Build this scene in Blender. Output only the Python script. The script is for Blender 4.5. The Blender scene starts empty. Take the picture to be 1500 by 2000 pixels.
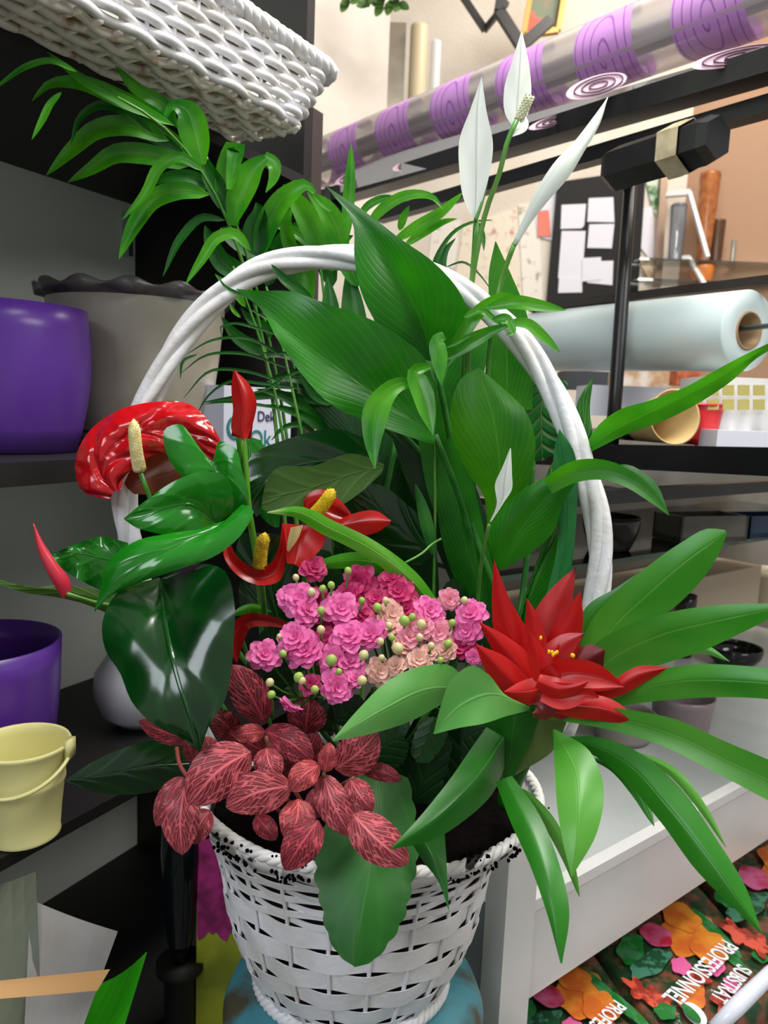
import bpy, math, random
from mathutils import Vector, Matrix
random.seed(7)
S = bpy.context.scene
COL = S.collection
# ---------------------------------------------------------------- camera
CZ = 1.45
p_, r_ = math.radians(7.7), math.radians(2.3)
fw = Vector((0, math.cos(p_), -math.sin(p_)))
r0 = Vector((1, 0, 0)); u0 = Vector((0, math.sin(p_), math.cos(p_)))
RT = r0*math.cos(r_) + u0*math.sin(r_)
UP = u0*math.cos(r_) - r0*math.sin(r_)
CP = Vector((0, 0, CZ))
cam = bpy.data.cameras.new('camera'); cam_o = bpy.data.objects.new('camera', cam); COL.objects.link(cam_o)
M4 = Matrix((RT, UP, -fw)).transposed().to_4x4(); M4.translation = CP
cam_o.matrix_world = M4
cam.sensor_fit = 'HORIZONTAL'; cam.sensor_width = 36; cam.lens = 36*1502/1500
cam.clip_start = 0.02
cam.dof.use_dof = True; cam.dof.focus_distance = 0.74; cam.dof.aperture_fstop = 11
S.camera = cam_o
# ---------------------------------------------------------------- exposure, sky, lights
S.view_settings.view_transform = 'Standard'; S.view_settings.look = 'None'
S.view_settings.gamma = 1; S.view_settings.use_curve_mapping = False
S.view_settings.exposure = 0.42
W = bpy.data.worlds.new('World'); S.world = W; W.use_nodes = True
W.node_tree.nodes['Background'].inputs[0].default_value = (1, .98, .95, 1)
W.node_tree.nodes['Background'].inputs[1].default_value = 0.27
def area(name, loc, target, sx, sy, power, col):
    l = bpy.data.lights.new(name, 'AREA'); l.shape = 'RECTANGLE'; l.size = sx; l.size_y = sy
    l.energy = power; l.color = col
    o = bpy.data.objects.new(name, l); COL.objects.link(o); o.location = loc
    o.rotation_euler = (Vector(target)-Vector(loc)).to_track_quat('-Z', 'Y').to_euler()
    return o
area('ceiling_light', (0.35, 0.75, 2.95), (0.0, 0.85, 1.2), 1.3, 0.34, 30, (1, .98, .92))
area('window_daylight', (-1.25, -1.3, 2.8), (0.0, 0.8, 1.0), 1.4, 1.1, 27, (.86, .92, 1))
area('shop_light', (1.2, 2.3, 3.8), (0.9, 2.9, 1.5), 1.2, .6, 35, (1, .93, .84))
area('counter_light', (1.6, 0.2, 2.6), (.9, 1.3, .9), 1.0, .5, 12, (1, .96, .9))
# ---------------------------------------------------------------- helpers
F = 1502.0
def P(px, py, d):
    return CP + RT*((px-750)/F*d) - UP*((py-1000)/F*d) + fw*d
def lin(c):
    c = c/255.0
    return c/12.92 if c <= .04045 else ((c+.055)/1.055)**2.4
def rgb(r, g, b): return (lin(r), lin(g), lin(b), 1)
class NT:
    def __init__(s, name):
        s.m = bpy.data.materials.new(name); s.m.use_nodes = True
        s.t = s.m.node_tree; s.t.nodes.clear()
        s.out = s.n('ShaderNodeOutputMaterial')
    def n(s, t, **k):
        x = s.t.nodes.new(t)
        for a, v in k.items(): setattr(x, a, v)
        return x
    def l(s, a, b): s.t.links.new(a, b)
    def math(s, op, a, b=None, c=None):
        x = s.n('ShaderNodeMath', operation=op)
        for i, v in enumerate((a, b, c)):
            if v is None: continue
            if isinstance(v, (int, float)): x.inputs[i].default_value = v
            else: s.l(v, x.inputs[i])
        return x.outputs[0]
    def mix(s, f, a, b):
        x = s.n('ShaderNodeMix', data_type='RGBA')
        for i, v in ((0, f), (6, a), (7, b)):
            if isinstance(v, (int, float, tuple)): x.inputs[i].default_value = v
            else: s.l(v, x.inputs[i])
        return x.outputs[2]
    def noise(s, scale, detail=3, vec=None):
        x = s.n('ShaderNodeTexNoise'); x.inputs['Scale'].default_value = scale; x.inputs['Detail'].default_value = detail
        if vec is None: vec = s.n('ShaderNodeTexCoord').outputs['Object']
        s.l(vec, x.inputs['Vector'])
        return x.outputs['Fac']
    def bsdf(s, col, rough, **k):
        b = s.n('ShaderNodeBsdfPrincipled')
        if isinstance(col, tuple): b.inputs['Base Color'].default_value = col
        else: s.l(col, b.inputs['Base Color'])
        b.inputs['Roughness'].default_value = rough
        for a, v in k.items(): b.inputs[a.replace('_', ' ')].default_value = v
        return b
    def bump(s, h, dist, b, strength=1):
        x = s.n('ShaderNodeBump'); x.inputs['Distance'].default_value = dist; x.inputs['Strength'].default_value = strength
        s.l(h, x.inputs['Height']); s.l(x.outputs[0], b.inputs['Normal'])
def mat(name, c, rough=.5, c2=None, scale=8, bump=0, bscale=60, metal=0, ramp=(.4, .6), **k):
    T = NT(name)
    col = rgb(*c)
    if c2:
        f = T.noise(scale, 4)
        mr = T.n('ShaderNodeMapRange'); mr.inputs[1].default_value = ramp[0]; mr.inputs[2].default_value = ramp[1]
        T.l(f, mr.inputs[0]); col = T.mix(mr.outputs[0], rgb(*c), rgb(*c2))
    b = T.bsdf(col, rough, Metallic=metal, **k)
    if bump: T.bump(T.noise(bscale, 3), bump, b)
    T.l(b.outputs[0], T.out.inputs[0])
    return T.m
def glass(name, tint=(235, 245, 240), gl=.12, rough=.02, opac=0.0, oc=(200, 210, 205)):
    T = NT(name)
    t = T.n('ShaderNodeBsdfTransparent'); t.inputs[0].default_value = rgb(*tint)
    g = T.n('ShaderNodeBsdfGlossy'); g.inputs['Roughness'].default_value = rough
    fr = T.n('ShaderNodeFresnel'); fr.inputs[0].default_value = 1.45
    f = T.math('ADD', fr.outputs[0], gl*.3)
    m = T.n('ShaderNodeMixShader'); T.l(f, m.inputs[0]); T.l(t.outputs[0], m.inputs[1]); T.l(g.outputs[0], m.inputs[2])
    last = m
    if opac:
        d = T.n('ShaderNodeBsdfDiffuse'); d.inputs[0].default_value = rgb(*oc)
        m2 = T.n('ShaderNodeMixShader'); m2.inputs[0].default_value = opac
        T.l(m.outputs[0], m2.inputs[1]); T.l(d.outputs[0], m2.inputs[2]); last = m2
    T.l(last.outputs[0], T.out.inputs[0])
    return T.m
def leafmat(name, c1, c2, vein=None, rough=.35, trans=.3, freq=14, slope=.6, vb=.0006, vs=.25, nscale=12, midw=.02, tip=None, spec=.5, blot=0, bs=70):
    """base colours c1/c2 mottled by noise, side veins as bump, a midrib, translucent blade"""
    T = NT(name)
    tc = T.n('ShaderNodeTexCoord'); sp = T.n('ShaderNodeSeparateXYZ'); T.l(tc.outputs['UV'], sp.inputs[0])
    u = T.math('ABSOLUTE', T.math('SUBTRACT', sp.outputs[0], .5)); v = sp.outputs[1]
    f = T.noise(nscale, 3)
    mr = T.n('ShaderNodeMapRange'); mr.inputs[1].default_value = .36; mr.inputs[2].default_value = .64; T.l(f, mr.inputs[0])
    col = T.mix(mr.outputs[0], rgb(*c1), rgb(*c2))
    ph = T.math('MULTIPLY', T.math('SUBTRACT', v, T.math('MULTIPLY', T.math('POWER', u, .8), slope)), freq*6.283)
    sv = T.math('POWER', T.math('ADD', T.math('MULTIPLY', T.math('SINE', ph), .5), .5), 5)
    mid = T.n('ShaderNodeMapRange'); mid.inputs[1].default_value = midw; mid.inputs[2].default_value = midw*.4
    mid.inputs[3].default_value = 0; mid.inputs[4].default_value = 1; T.l(u, mid.inputs[0])
    vc = rgb(*(vein or c2))
    col = T.mix(T.math('MULTIPLY', sv, vs), col, vc)
    col = T.mix(T.math('MULTIPLY', mid.outputs[0], min(1, vs*2.4)), col, vc)
    if tip:
        tm = T.n('ShaderNodeMapRange'); tm.inputs[1].default_value = .9; tm.inputs[2].default_value = 1; T.l(v, tm.inputs[0])
        col = T.mix(tm.outputs[0], col, rgb(*tip))
    b = T.bsdf(col, rough); b.inputs['Specular IOR Level'].default_value = spec
    h = T.math('ADD', T.math('MULTIPLY', sv, -.6), T.math('MULTIPLY', mid.outputs[0], -1))
    if blot: h = T.math('ADD', h, T.math('MULTIPLY', T.noise(bs, 1), blot))
    T.bump(h, vb, b)
    tr = T.n('ShaderNodeBsdfTranslucent'); T.l(col, tr.inputs[0])
    m = T.n('ShaderNodeMixShader'); m.inputs[0].default_value = trans
    T.l(b.outputs[0], m.inputs[1]); T.l(tr.outputs[0], m.inputs[2]); T.l(m.outputs[0], T.out.inputs[0])
    return T.m
def netmat(name, dark, mid_, pink, su=2.8, sv=8.0):
    T = NT(name)
    tc = T.n('ShaderNodeTexCoord'); sp = T.n('ShaderNodeSeparateXYZ'); T.l(tc.outputs['UV'], sp.inputs[0])
    u = T.math('MULTIPLY', T.math('ABSOLUTE', T.math('SUBTRACT', sp.outputs[0], .5)), 2); v = sp.outputs[1]
    q = T.math('MULTIPLY', T.math('SUBTRACT', v, T.math('MULTIPLY', T.math('POWER', u, .8), .6)), sv)
    sl = T.math('PINGPONG', T.math('ADD', q, 50), .5); sl2 = T.n('ShaderNodeMapRange'); sl2.inputs[1].default_value = .15; sl2.inputs[2].default_value = .06; sl2.inputs[3].default_value = 0; sl2.inputs[4].default_value = 1
    T.l(sl, sl2.inputs[0])
    cb = T.n('ShaderNodeCombineXYZ'); T.l(T.math('MULTIPLY', u, su), cb.inputs[0]); T.l(q, cb.inputs[1])
    vo = T.n('ShaderNodeTexVoronoi', feature='DISTANCE_TO_EDGE'); vo.inputs['Scale'].default_value = 1.25
    vo.inputs['Randomness'].default_value = .75; T.l(cb.outputs[0], vo.inputs['Vector'])
    e = T.n('ShaderNodeMapRange'); e.inputs[1].default_value = .09; e.inputs[2].default_value = .03; e.inputs[3].default_value = 0; e.inputs[4].default_value = 1
    T.l(vo.outputs['Distance'], e.inputs[0])
    ml = T.n('ShaderNodeMapRange'); ml.inputs[1].default_value = .10; ml.inputs[2].default_value = .03; ml.inputs[3].default_value = 0; ml.inputs[4].default_value = 1
    T.l(u, ml.inputs[0])
    edge = T.math('MAXIMUM', T.math('MAXIMUM', T.math('MULTIPLY', e.outputs[0], .75), sl2.outputs[0]), ml.outputs[0])
    base = T.mix(T.noise(30, 2), rgb(*dark), rgb(*mid_))
    col = T.mix(edge, base, rgb(*pink))
    b = T.bsdf(col, .45); T.bump(edge, -.0009, b)
    tr = T.n('ShaderNodeBsdfTranslucent'); T.l(col, tr.inputs[0])
    m = T.n('ShaderNodeMixShader'); m.inputs[0].default_value = .15
    T.l(b.outputs[0], m.inputs[1]); T.l(tr.outputs[0], m.inputs[2]); T.l(m.outputs[0], T.out.inputs[0])
    return T.m
# objects ---------------------------------------------------------
def tag(o, label=None, cat=None, group=None, kind=None):
    if label: o['label'] = label
    if cat: o['category'] = cat
    if group: o['group'] = group
    if kind: o['kind'] = kind
    return o
def thing(name, label, cat, loc, group=None):
    o = bpy.data.objects.new(name, None); o.empty_display_size = .03; COL.objects.link(o); o.location = loc
    return tag(o, label, cat, group)
def root_loc(p):
    while p.parent: p = p.parent
    return p.location
def obj(name, verts, faces, m, parent=None, uvs=None, smooth=True, origin=None):
    """mesh in world coordinates -> one object (local to its top-level parent)"""
    if parent: off = root_loc(parent)
    elif origin is not None: off = Vector(origin)
    else:
        n = len(verts); off = Vector((sum(v[0] for v in verts)/n, sum(v[1] for v in verts)/n, min(v[2] for v in verts)))
    me = bpy.data.meshes.new(name)
    me.from_pydata([tuple(Vector(v)-off) for v in verts], [], faces)
    if uvs:
        ul = me.uv_layers.new(name='UVMap')
        for l in me.loops: ul.data[l.index].uv = uvs[l.vertex_index]
    me.materials.append(m)
    if smooth: me.polygons.foreach_set('use_smooth', [True]*len(me.polygons))
    me.update()
    o = bpy.data.objects.new(name, me); COL.objects.link(o)
    if parent: o.parent = parent
    else: o.location = off
    return o
class MB:
    def __init__(s): s.v = []; s.f = []; s.uv = []
    def add(s, v, f, uv=None):
        k = len(s.v); s.v += [Vector(a) for a in v]; s.f += [tuple(i+k for i in q) for q in f]
        s.uv += uv if uv else [(0, 0)]*len(v)
        return s
    def box(s, c, ax, ay, az):
        """centre and three half-axis vectors"""
        c = Vector(c); v = [c+ax*i+ay*j+az*k for i in (-1, 1) for j in (-1, 1) for k in (-1, 1)]
        return s.add(v, [(0, 1, 3, 2), (4, 6, 7, 5), (0, 4, 5, 1), (2, 3, 7, 6), (0, 2, 6, 4), (1, 5, 7, 3)])
    def bar(s, a, b, w, h, up=Vector((0, 0, 1))):
        a = Vector(a); b = Vector(b); d = (b-a); x = d.cross(up).normalized(); z = x.cross(d).normalized()
        return s.box((a+b)/2, d/2, x*w/2, z*h/2)
    def tube(s, pts, rad, n=10, cap=True):
        pts = [Vector(p) for p in pts]; k0 = len(s.v); N = len(pts); x = None
        rr = rad if isinstance(rad, (list, tuple)) else [rad]*N
        vs = []; uv = []
        for i, p in enumerate(pts):
            t = (pts[min(i+1, N-1)]-pts[max(i-1, 0)]).normalized()
            if x is None: x = t.orthogonal().normalized()
            else: x = (x - t*x.dot(t)).normalized()
            y = t.cross(x)
            for j in range(n):
                a = 2*math.pi*j/n; vs.append(p+(x*math.cos(a)+y*math.sin(a))*rr[i]); uv.append((j/n, i/(N-1)))
        f = [(i*n+j, i*n+(j+1) % n, (i+1)*n+(j+1) % n, (i+1)*n+j) for i in range(N-1) for j in range(n)]
        if cap: f += [tuple(range(n))[::-1], tuple(range((N-1)*n, N*n))]
        return s.add(vs, f, uv)
    def lathe(s, c, prof, n=48, rf=None, sx=1, sy=1, ax=None):
        """prof: list (r,z). rf(angle,i)->dz,dr optional. ax: basis (x,y,z)"""
        c = Vector(c); vs = []; uv = []
        X, Y, Z = ax if ax else (Vector((1, 0, 0)), Vector((0, 1, 0)), Vector((0, 0, 1)))
        for i, (r, z) in enumerate(prof):
            for j in range(n):
                a = 2*math.pi*j/n; dz = dr = 0
                if rf: dz, dr = rf(a, i)
                vs.append(c+X*((r+dr)*math.cos(a)*sx)+Y*((r+dr)*math.sin(a)*sy)+Z*(z+dz)); uv.append((j/n, i/(len(prof)-1)))
        f = [(i*n+j, i*n+(j+1) % n, (i+1)*n+(j+1) % n, (i+1)*n+j) for i in range(len(prof)-1) for j in range(n)]
        return s.add(vs, f, uv)
    def sphere(s, c, r, n=10, sz=1, ax=None):
        pr = [(max(1e-5, r*math.sin(math.pi*i/n)), -r*sz*math.cos(math.pi*i/n)) for i in range(n+1)]
        return s.lathe(c, pr, n=max(8, n), ax=ax)
    def build(s, name, m, parent=None, smooth=True, origin=None):
        return obj(name, s.v, s.f, m, parent, s.uv, smooth, origin)
def cr(pts, N):
    """Catmull-Rom through pts (tuples), N+1 samples by chord length"""
    pts = [tuple(map(float, p)) for p in pts]; D = len(pts[0])
    if len(pts) == 2: pts = [pts[0], tuple((a+b)/2 for a, b in zip(*pts)), pts[1]]
    T = [0]
    for a, b in zip(pts, pts[1:]): T.append(T[-1]+max(1e-6, math.dist(a[:3], b[:3])))
    ext = [tuple(2*a-b for a, b in zip(pts[0], pts[1]))]+pts+[tuple(2*a-b for a, b in zip(pts[-1], pts[-2]))]
    out = []
    for k in range(N+1):
        s = T[-1]*k/N; i = 0
        while i < len(T)-2 and s > T[i+1]: i += 1
        h = T[i+1]-T[i]; t = (s-T[i])/h
        p0, p1, p2, p3 = ext[i:i+4]
        h0 = T[i]-T[i-1] if i > 0 else h; h2 = T[i+2]-T[i+1] if i+2 < len(T) else h
        o = []
        for a in range(D):
            m1 = ((p2[a]-p1[a])/h*h0+(p1[a]-p0[a])/h0*h)/(h0+h)*h
            m2 = ((p3[a]-p2[a])/h2*h+(p2[a]-p1[a])/h*h2)/(h+h2)*h
            o.append((2*t**3-3*t*t+1)*p1[a]+(t**3-2*t*t+t)*m1+(-2*t**3+3*t*t)*p2[a]+(t**3-t*t)*m2)
        out.append(tuple(o))
    return out
def leaf3(name, parent, m, L, M, R, d, fold=.25, roll=0, arch=0, wave=0, wf=3, scal=0, sf=12, N=26, C=5, bul=0, label=None, ph=0):
    """a blade between its left margin, midrib and right margin; fold/roll/arch/wave bend it out of plane"""
    L = cr(L, N); M = cr(M, N); R = cr(R, N)
    D = [d[0]+(d[1]-d[0])*i/N if len(d) == 2 else None for i in range(N+1)]
    if len(d) > 2: D = [x[0] for x in cr([(q,) for q in [0]] and [(q, i*1.0) for i, q in enumerate(d)], N)]
    vs = []; uv = []
    for i in range(N+1):
        t = i/N; md = D[i]-arch*math.sin(math.pi*t)
        wm = math.dist(L[i][:2], R[i][:2])/2/F*md
        for j in range(-C, C+1):
            a = abs(j)/C; E = L[i] if j < 0 else R[i]
            if scal and abs(j) >= C-1: a2 = a*(1+scal*abs(math.sin(sf*math.pi*t))-scal)
            else: a2 = a
            x = M[i][0]+(E[0]-M[i][0])*a2; y = M[i][1]+(E[1]-M[i][1])*a2
            dd = md+fold*wm*a**1.3+roll*wm*(j/C)-bul*wm*math.sin(math.pi*a)+wave*a*a*math.sin(2*math.pi*wf*t+(1.7 if j < 0 else 0)+ph)
            vs.append(P(x, y, dd)); uv.append(((j+C)/(2*C), t))
    n = 2*C+1
    f = [(i*n+j, i*n+j+1, (i+1)*n+j+1, (i+1)*n+j) for i in range(N) for j in range(n-1)]
    o = obj(name, vs, f, m, parent, uv)
    if label: o['label'] = label
    return o
def leaf(name, parent, m, M, w, d, pr=(.55, .8), base=0.0, N=18, C=3, **k):
    """a lance-shaped blade along its midrib. w: half width (px at its depth) or list of half widths"""
    Ms = cr(M, N)
    if isinstance(w, (list, tuple)):
        ws = [max(.3, q[0]) for q in cr([(q, i*50.0) for i, q in enumerate(w)], N)]
    else:
        a, b = pr; pk = a/(a+b); mx = pk**a*(1-pk)**b
        ws = [max(.4, w*((i/N)**a*(1-i/N)**b/mx if i/N > pk else base+(1-base)*((i/N)**a*(1-i/N)**b/mx))) for i in range(N+1)]
    L = []; R = []
    for i in range(N+1):
        A = Ms[max(0, i-1)]; B = Ms[min(N, i+1)]; tx, ty = B[0]-A[0], B[1]-A[1]; q = math.hypot(tx, ty) or 1
        nx, ny = -ty/q, tx/q
        L.append((Ms[i][0]+nx*ws[i], Ms[i][1]+ny*ws[i])); R.append((Ms[i][0]-nx*ws[i], Ms[i][1]-ny*ws[i]))
    # direct build without resampling
    k.setdefault('fold', .35)
    return _strip(name, parent, m, L, Ms, R, d, N, C, **k)
def _strip(name, parent, m, L, M, R, d, N, C, fold=.3, roll=0, arch=0, wave=0, wf=2, label=None, ph=0):
    D = [d[0]+(d[1]-d[0])*i/N for i in range(N+1)] if len(d) == 2 else [x[0] for x in cr([(q, i*1.0) for i, q in enumerate(d)], N)]
    vs = []; uv = []
    for i in range(N+1):
        t = i/N; md = D[i]-arch*math.sin(math.pi*t); wm = math.dist(L[i], R[i])/2/F*md
        for j in range(-C, C+1):
            a = abs(j)/C; E = L[i] if j < 0 else R[i]
            dd = md+fold*wm*a**1.2+roll*wm*(j/C)+wave*a*a*math.sin(2*math.pi*wf*t+(1.7 if j < 0 else 0)+ph)
            vs.append(P(M[i][0]+(E[0]-M[i][0])*a, M[i][1]+(E[1]-M[i][1])*a, dd)); uv.append(((j+C)/(2*C), t))
    n = 2*C+1
    f = [(i*n+j, i*n+j+1, (i+1)*n+j+1, (i+1)*n+j) for i in range(N) for j in range(n-1)]
    o = obj(name, vs, f, m, parent, uv)
    if label: o['label'] = label
    return o
def stem(name, parent, m, pts, r, N=16, n=8, r2=None):
    """tube through (px,py,d) points; r in px"""
    q = cr([(a*1.0, b*1.0, c*600) for a, b, c in pts], N)
    w = [P(a, b, c/600) for a, b, c in q]
    rr = [(r+((r2 if r2 is not None else r)-r)*i/N)/F*q[i][2]/600 for i in range(N+1)]
    return MB().tube(w, rr, n).build(name, m, parent)
def text_mesh(s, size, m, name, parent, o, xdir, ydir, extrude=.0004, bold=0):
    cu = bpy.data.curves.new('t', 'FONT'); cu.body = s; cu.size = size; cu.extrude = extrude; cu.offset = bold
    to = bpy.data.objects.new('t', cu); COL.objects.link(to)
    bpy.context.view_layer.update()
    me = bpy.data.meshes.new_from_object(to.evaluated_get(bpy.context.evaluated_depsgraph_get()))
    zd = xdir.cross(ydir).normalized()
    vs = [o+xdir*v.co.x+ydir*v.co.y+zd*v.co.z for v in me.vertices]; fs = [tuple(p.vertices) for p in me.polygons]
    bpy.data.objects.remove(to); bpy.data.curves.remove(cu); bpy.data.meshes.remove(me)
    return obj(name, vs, fs, m, parent, smooth=False)
Z = Vector((0, 0, 1))
def H(deg): return Vector((math.sin(math.radians(deg)), math.cos(math.radians(deg)), 0))
# ---------------------------------------------------------------- structure
def PZ(px, py, z):
    """point where the sight line of a picture point meets the height z (relative to the camera)"""
    a = P(px, py, 1)-CP
    return CP+a*(z/a.z)
black = mat('black_board', (13, 11, 12), .55, (20, 17, 18), 6)
black_gloss = mat('black_gloss', (14, 16, 18), .12)
black_metal = mat('black_metal', (9, 10, 13), .35, (18, 19, 22), 30)
greyb = mat('grey_back_panel', (214, 220, 212), .6, (204, 210, 204), 3)
ivory = mat('ivory_board', (226, 216, 203), .6, (214, 204, 192), 5)
wallm = mat('white_plaster', (236, 226, 212), .85, (224, 212, 196), 3, bump=.002)
brownw = mat('tan_plaster', (186, 148, 120), .85, (176, 138, 110), 2)
floorm = mat('floor_tile', (90, 86, 82), .5, (74, 71, 69), 4)
white = mat('white_plastic', (232, 232, 232), .35)
whitep = mat('white_paper', (235, 233, 242), .7)
def struct(name, mb, m): return tag(mb.build(name, m, smooth=False), kind='structure')
X = Vector((1, 0, 0)); Y = Vector((0, 1, 0))
struct('floor', MB().box((0.3, 1.5, -.02), X*3.2, Y*3.5, Z*.02), floorm)
struct('wall_back', MB().box((-.36, 3.62, 2.1), X*1.64, Y*.05, Z*2.1), wallm)
struct('wall_right', MB().bar((1.27, 3.62, 2.1), (3.4, 2.6, 2.1), .06, 4.2), brownw)
struct('ceiling', MB().box((0.3, 2.6, 4.23), X*3.2, Y*1.1, Z*.03), wallm)
# ---------------------------------------------------------------- left shelf unit
e = H(28); nn = H(-62); A = Vector((-.143, 1.226, CZ))
def SH(a, b, z): return A+e*a+nn*b+Z*z
su = thing('shelf_unit', 'black shelf unit with grey back panels holding flower pots at the left', 'shelving unit', SH(-.6, .18, -CZ))
def sbox(name, a0, a1, b0, b1, z0, z1, m, par=su):
    return MB().box(SH((a0+a1)/2, (b0+b1)/2, (z0+z1)/2), e*(a1-a0)/2, nn*(b1-b0)/2, Z*(z1-z0)/2).build(name, m, par, smooth=False)
for z0, z1 in ((.330, .345), (-.095, -.07), (-.505, -.49), (-.876, -.856)):
    sbox('shelf_board', -1.35, -.001, .0, .349, z0, z1, black)
sbox('back_panel', -1.35, -.001, .35, .36, -1.35, 1.0, greyb)['label'] = 'grey back panel'
sbox('side_panel', 0, .02, 0, .36, -1.45, 1.05, black)
sbox('side_panel', -1.37, -1.35, 0, .36, -1.45, 1.05, black)
sbox('corner_post', .021, .05, -.0, .03, -1.45, .45, mat('dark_brown', (58, 48, 46), .5))
sbox('plinth', -1.35, 0, .02, .04, -1.45, -.876, black)
sbox('wall_bracket', -.03, -.02, .335, .349, -.0+.24, .31, mat('steel', (200, 205, 215), .25, metal=1), su)
# ---------------------------------------------------------------- pots
def pot(name, label, cat, c, prof, m, n=64, rf=None, group=None, sx=1, sy=1, ax=None):
    mb = MB().lathe(c, prof, n, rf, sx, sy, ax)
    mb.f.append(tuple(range(n))[::-1])
    o = mb.build(name, m, origin=c)
    return tag(o, label, cat, group)
purple = mat('purple_plastic', (100, 54, 166), .3, (96, 54, 154), 3)
def cup(r0_, r1, h, t=.003, bend=0, lip=0, k=6):
    """outer wall up, rim, inner wall down, floor"""
    o = [(r0_+(r1-r0_)*(i/k)+bend*math.sin(math.pi*i/k), h*i/k) for i in range(k+1)]
    o = [(r0_*.6, .0005), (r0_-.002, 0)]+o
    if lip: o += [(r1+lip, h-.002), (r1+lip, h+.002)]
    i_ = [(r-t, z) for r, z in reversed(o[2:2+k+1])]
    i_[0] = (r1-t, h); i_[-1] = (r0_-t, .004)
    return o+i_+[(.0005, .004)]
c = SH(-.36, .16, -.07); 
pot('flower_pot', 'large glossy purple plastic pot on the middle black shelf', 'flower pot', Vector((-.474, .950, CZ-.069)), cup(.086, .100, .172, bend=.010), purple)
# beige planter with a wavy rim
beige = mat('weathered_ceramic', (206, 198, 190), .3, (150, 142, 118), 7, ramp=(.3, .7))
q2 = SH(-.175, .165, -.069)
rimw = lambda a, i: (.0045*math.sin(a*13) if i in (9, 10) else (.003*math.sin(a*13+math.pi) if i == 8 else 0), .002*math.sin(a*13) if i in (8, 9, 10) else 0)
pr = [(.05, .0005), (.095, 0), (.098, .01), (.108, .065), (.117, .13), (.123, .183), (.125, .203), (.127, .205), (.136, .209), (.139, .219), (.134, .221), (.128, .213), (.12, .2), (.1, .02), (.001, .012)]
bp = thing('planter', 'big weathered beige planter with dark wavy rim behind the purple pot', 'flower pot', q2)
MB().lathe(q2, pr[:7], 96).build('body', beige, bp)
MB().lathe(q2, pr[6:], 96, lambda a, i: rimw(a, i+6)).build('rim', mat('rim_grey', (78, 74, 78), .3, (112, 108, 110), 30), bp)['label'] = 'dark wavy rim'
q3 = PZ(8, 1500, -.49)
pot('flower_pot', 'wide purple plastic pot on the lower shelf behind the yellow bucket', 'flower pot', Vector((q3.x-.012, q3.y-.03, CZ-.489)), cup(.078, .096, .182, bend=.004), purple)
q4 = PZ(262, 1426, -.49)
pot('vase', 'round glossy white vase on the lower shelf half behind the big dark leaf', 'vase', q4+Vector((0, .03, .001)), [(.02, 0), (.035, .001), (.058, .02), (.068, .05), (.066, .08), (.05, .105), (.032, .118), (.03, .13), (.034, .138), (.03, .138), (.026, .125), (.001, .1)], mat('white_glaze', (205, 205, 214), .12))
# yellow bucket
yel = mat('pale_yellow_enamel', (232, 226, 156), .35)
yb = PZ(45, 1640, -.49)
bk = thing('bucket', 'small pale yellow metal bucket at the front of the lower shelf', 'bucket', yb+Vector((-.004, .012, .001)))
bc = bk.location
ring = [(.0375, .0), (.0385, .002), (.0375, .004), (.0395, .03), (.043, .06), (.0445, .064), (.0445, .067), (.0438, .07), (.046, .088), (.048, .1), (.0495, .103), (.051, .106), (.0495, .109), (.047, .107), (.0455, .098), (.041, .05), (.036, .004), (.0005, .003)]
mb = MB().lathe(bc, ring, 64); mb.build('body', yel, bk)
hp = []
for i in range(25):
    a = math.pi*i/24; hp.append(bc+Z*(.098-.030*math.sin(a))+Vector((.054*math.cos(a), -.054*math.sin(a), 0)))
MB().tube(hp, .0022, 8).build('handle', yel, bk)
for s in (-1, 1): MB().box(bc+Vector((s*.053, 0, .103)), X*.003, Y*.008, Z*.010).build('lug', yel, bk)
# paper wraps in the lowest compartment
cello = mat('grey_wrapping_paper', (150, 150, 140), .45, (120, 122, 112), 7)
def sheet(name, label, cat, px, m, thick=.0012, cols=8, curl=.01):
    """px: four corners (px,py,d): a slightly curled sheet"""
    a, b, c_, d_ = [P(*q) for q in px]; vs = []; uv = []
    nrm = (b-a).cross(d_-a).normalized()
    for s in (0, 1):
        for i in range(cols+1):
            for j in range(cols+1):
                u, v = i/cols, j/cols
                vs.append((a*(1-u)+b*u)*(1-v)+(d_*(1-u)+c_*u)*v+nrm*(curl*math.sin(math.pi*u)*math.cos(2*v)+s*thick)); uv.append((u, v))
    n = cols+1; f = []
    for s in (0, 1):
        for i in range(cols):
            for j in range(cols):
                q = (s*n*n+i*n+j, s*n*n+(i+1)*n+j, s*n*n+(i+1)*n+j+1, s*n*n+i*n+j+1); f.append(q if s else q[::-1])
    B = [i*n for i in range(n)]+[cols*n+j for j in range(1, n)]+[i*n+cols for i in range(cols-1, -1, -1)]+[j for j in range(cols-1, 0, -1)]
    for i in range(len(B)):
        p, q = B[i], B[(i+1) % len(B)]; f.append((p, q, q+n*n, p+n*n))
    return tag(obj(name, vs, f, m, None, uv, smooth=False), label, cat)
sheet('wrapping_paper', 'tall olive grey sheet of wrapping paper, leftmost in the bottom compartment', 'paper', [(-140, 1760, .80), (70, 1702, .83), (84, 2120, .74), (-140, 2120, .70)], mat('olive_paper', (92, 98, 78), .5, (76, 82, 62), 6))
sheet('wrapping_paper', 'pale grey sheet of wrapping paper leaning in front of the bright green card', 'paper', [(60, 1757, .82), (230, 1819, .82), (110, 2150, .72), (40, 2150, .72)], mat('pale_grey_paper', (150, 148, 148), .4, (126, 122, 114), 6))
sheet('card_sheet', 'bright green card sheet at the bottom left', 'card', [(140, 1935, .86), (286, 1859, .86), (200, 2140, .77), (-20, 2140, .77)], mat('lime_card', (48, 178, 10), .5))
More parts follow.
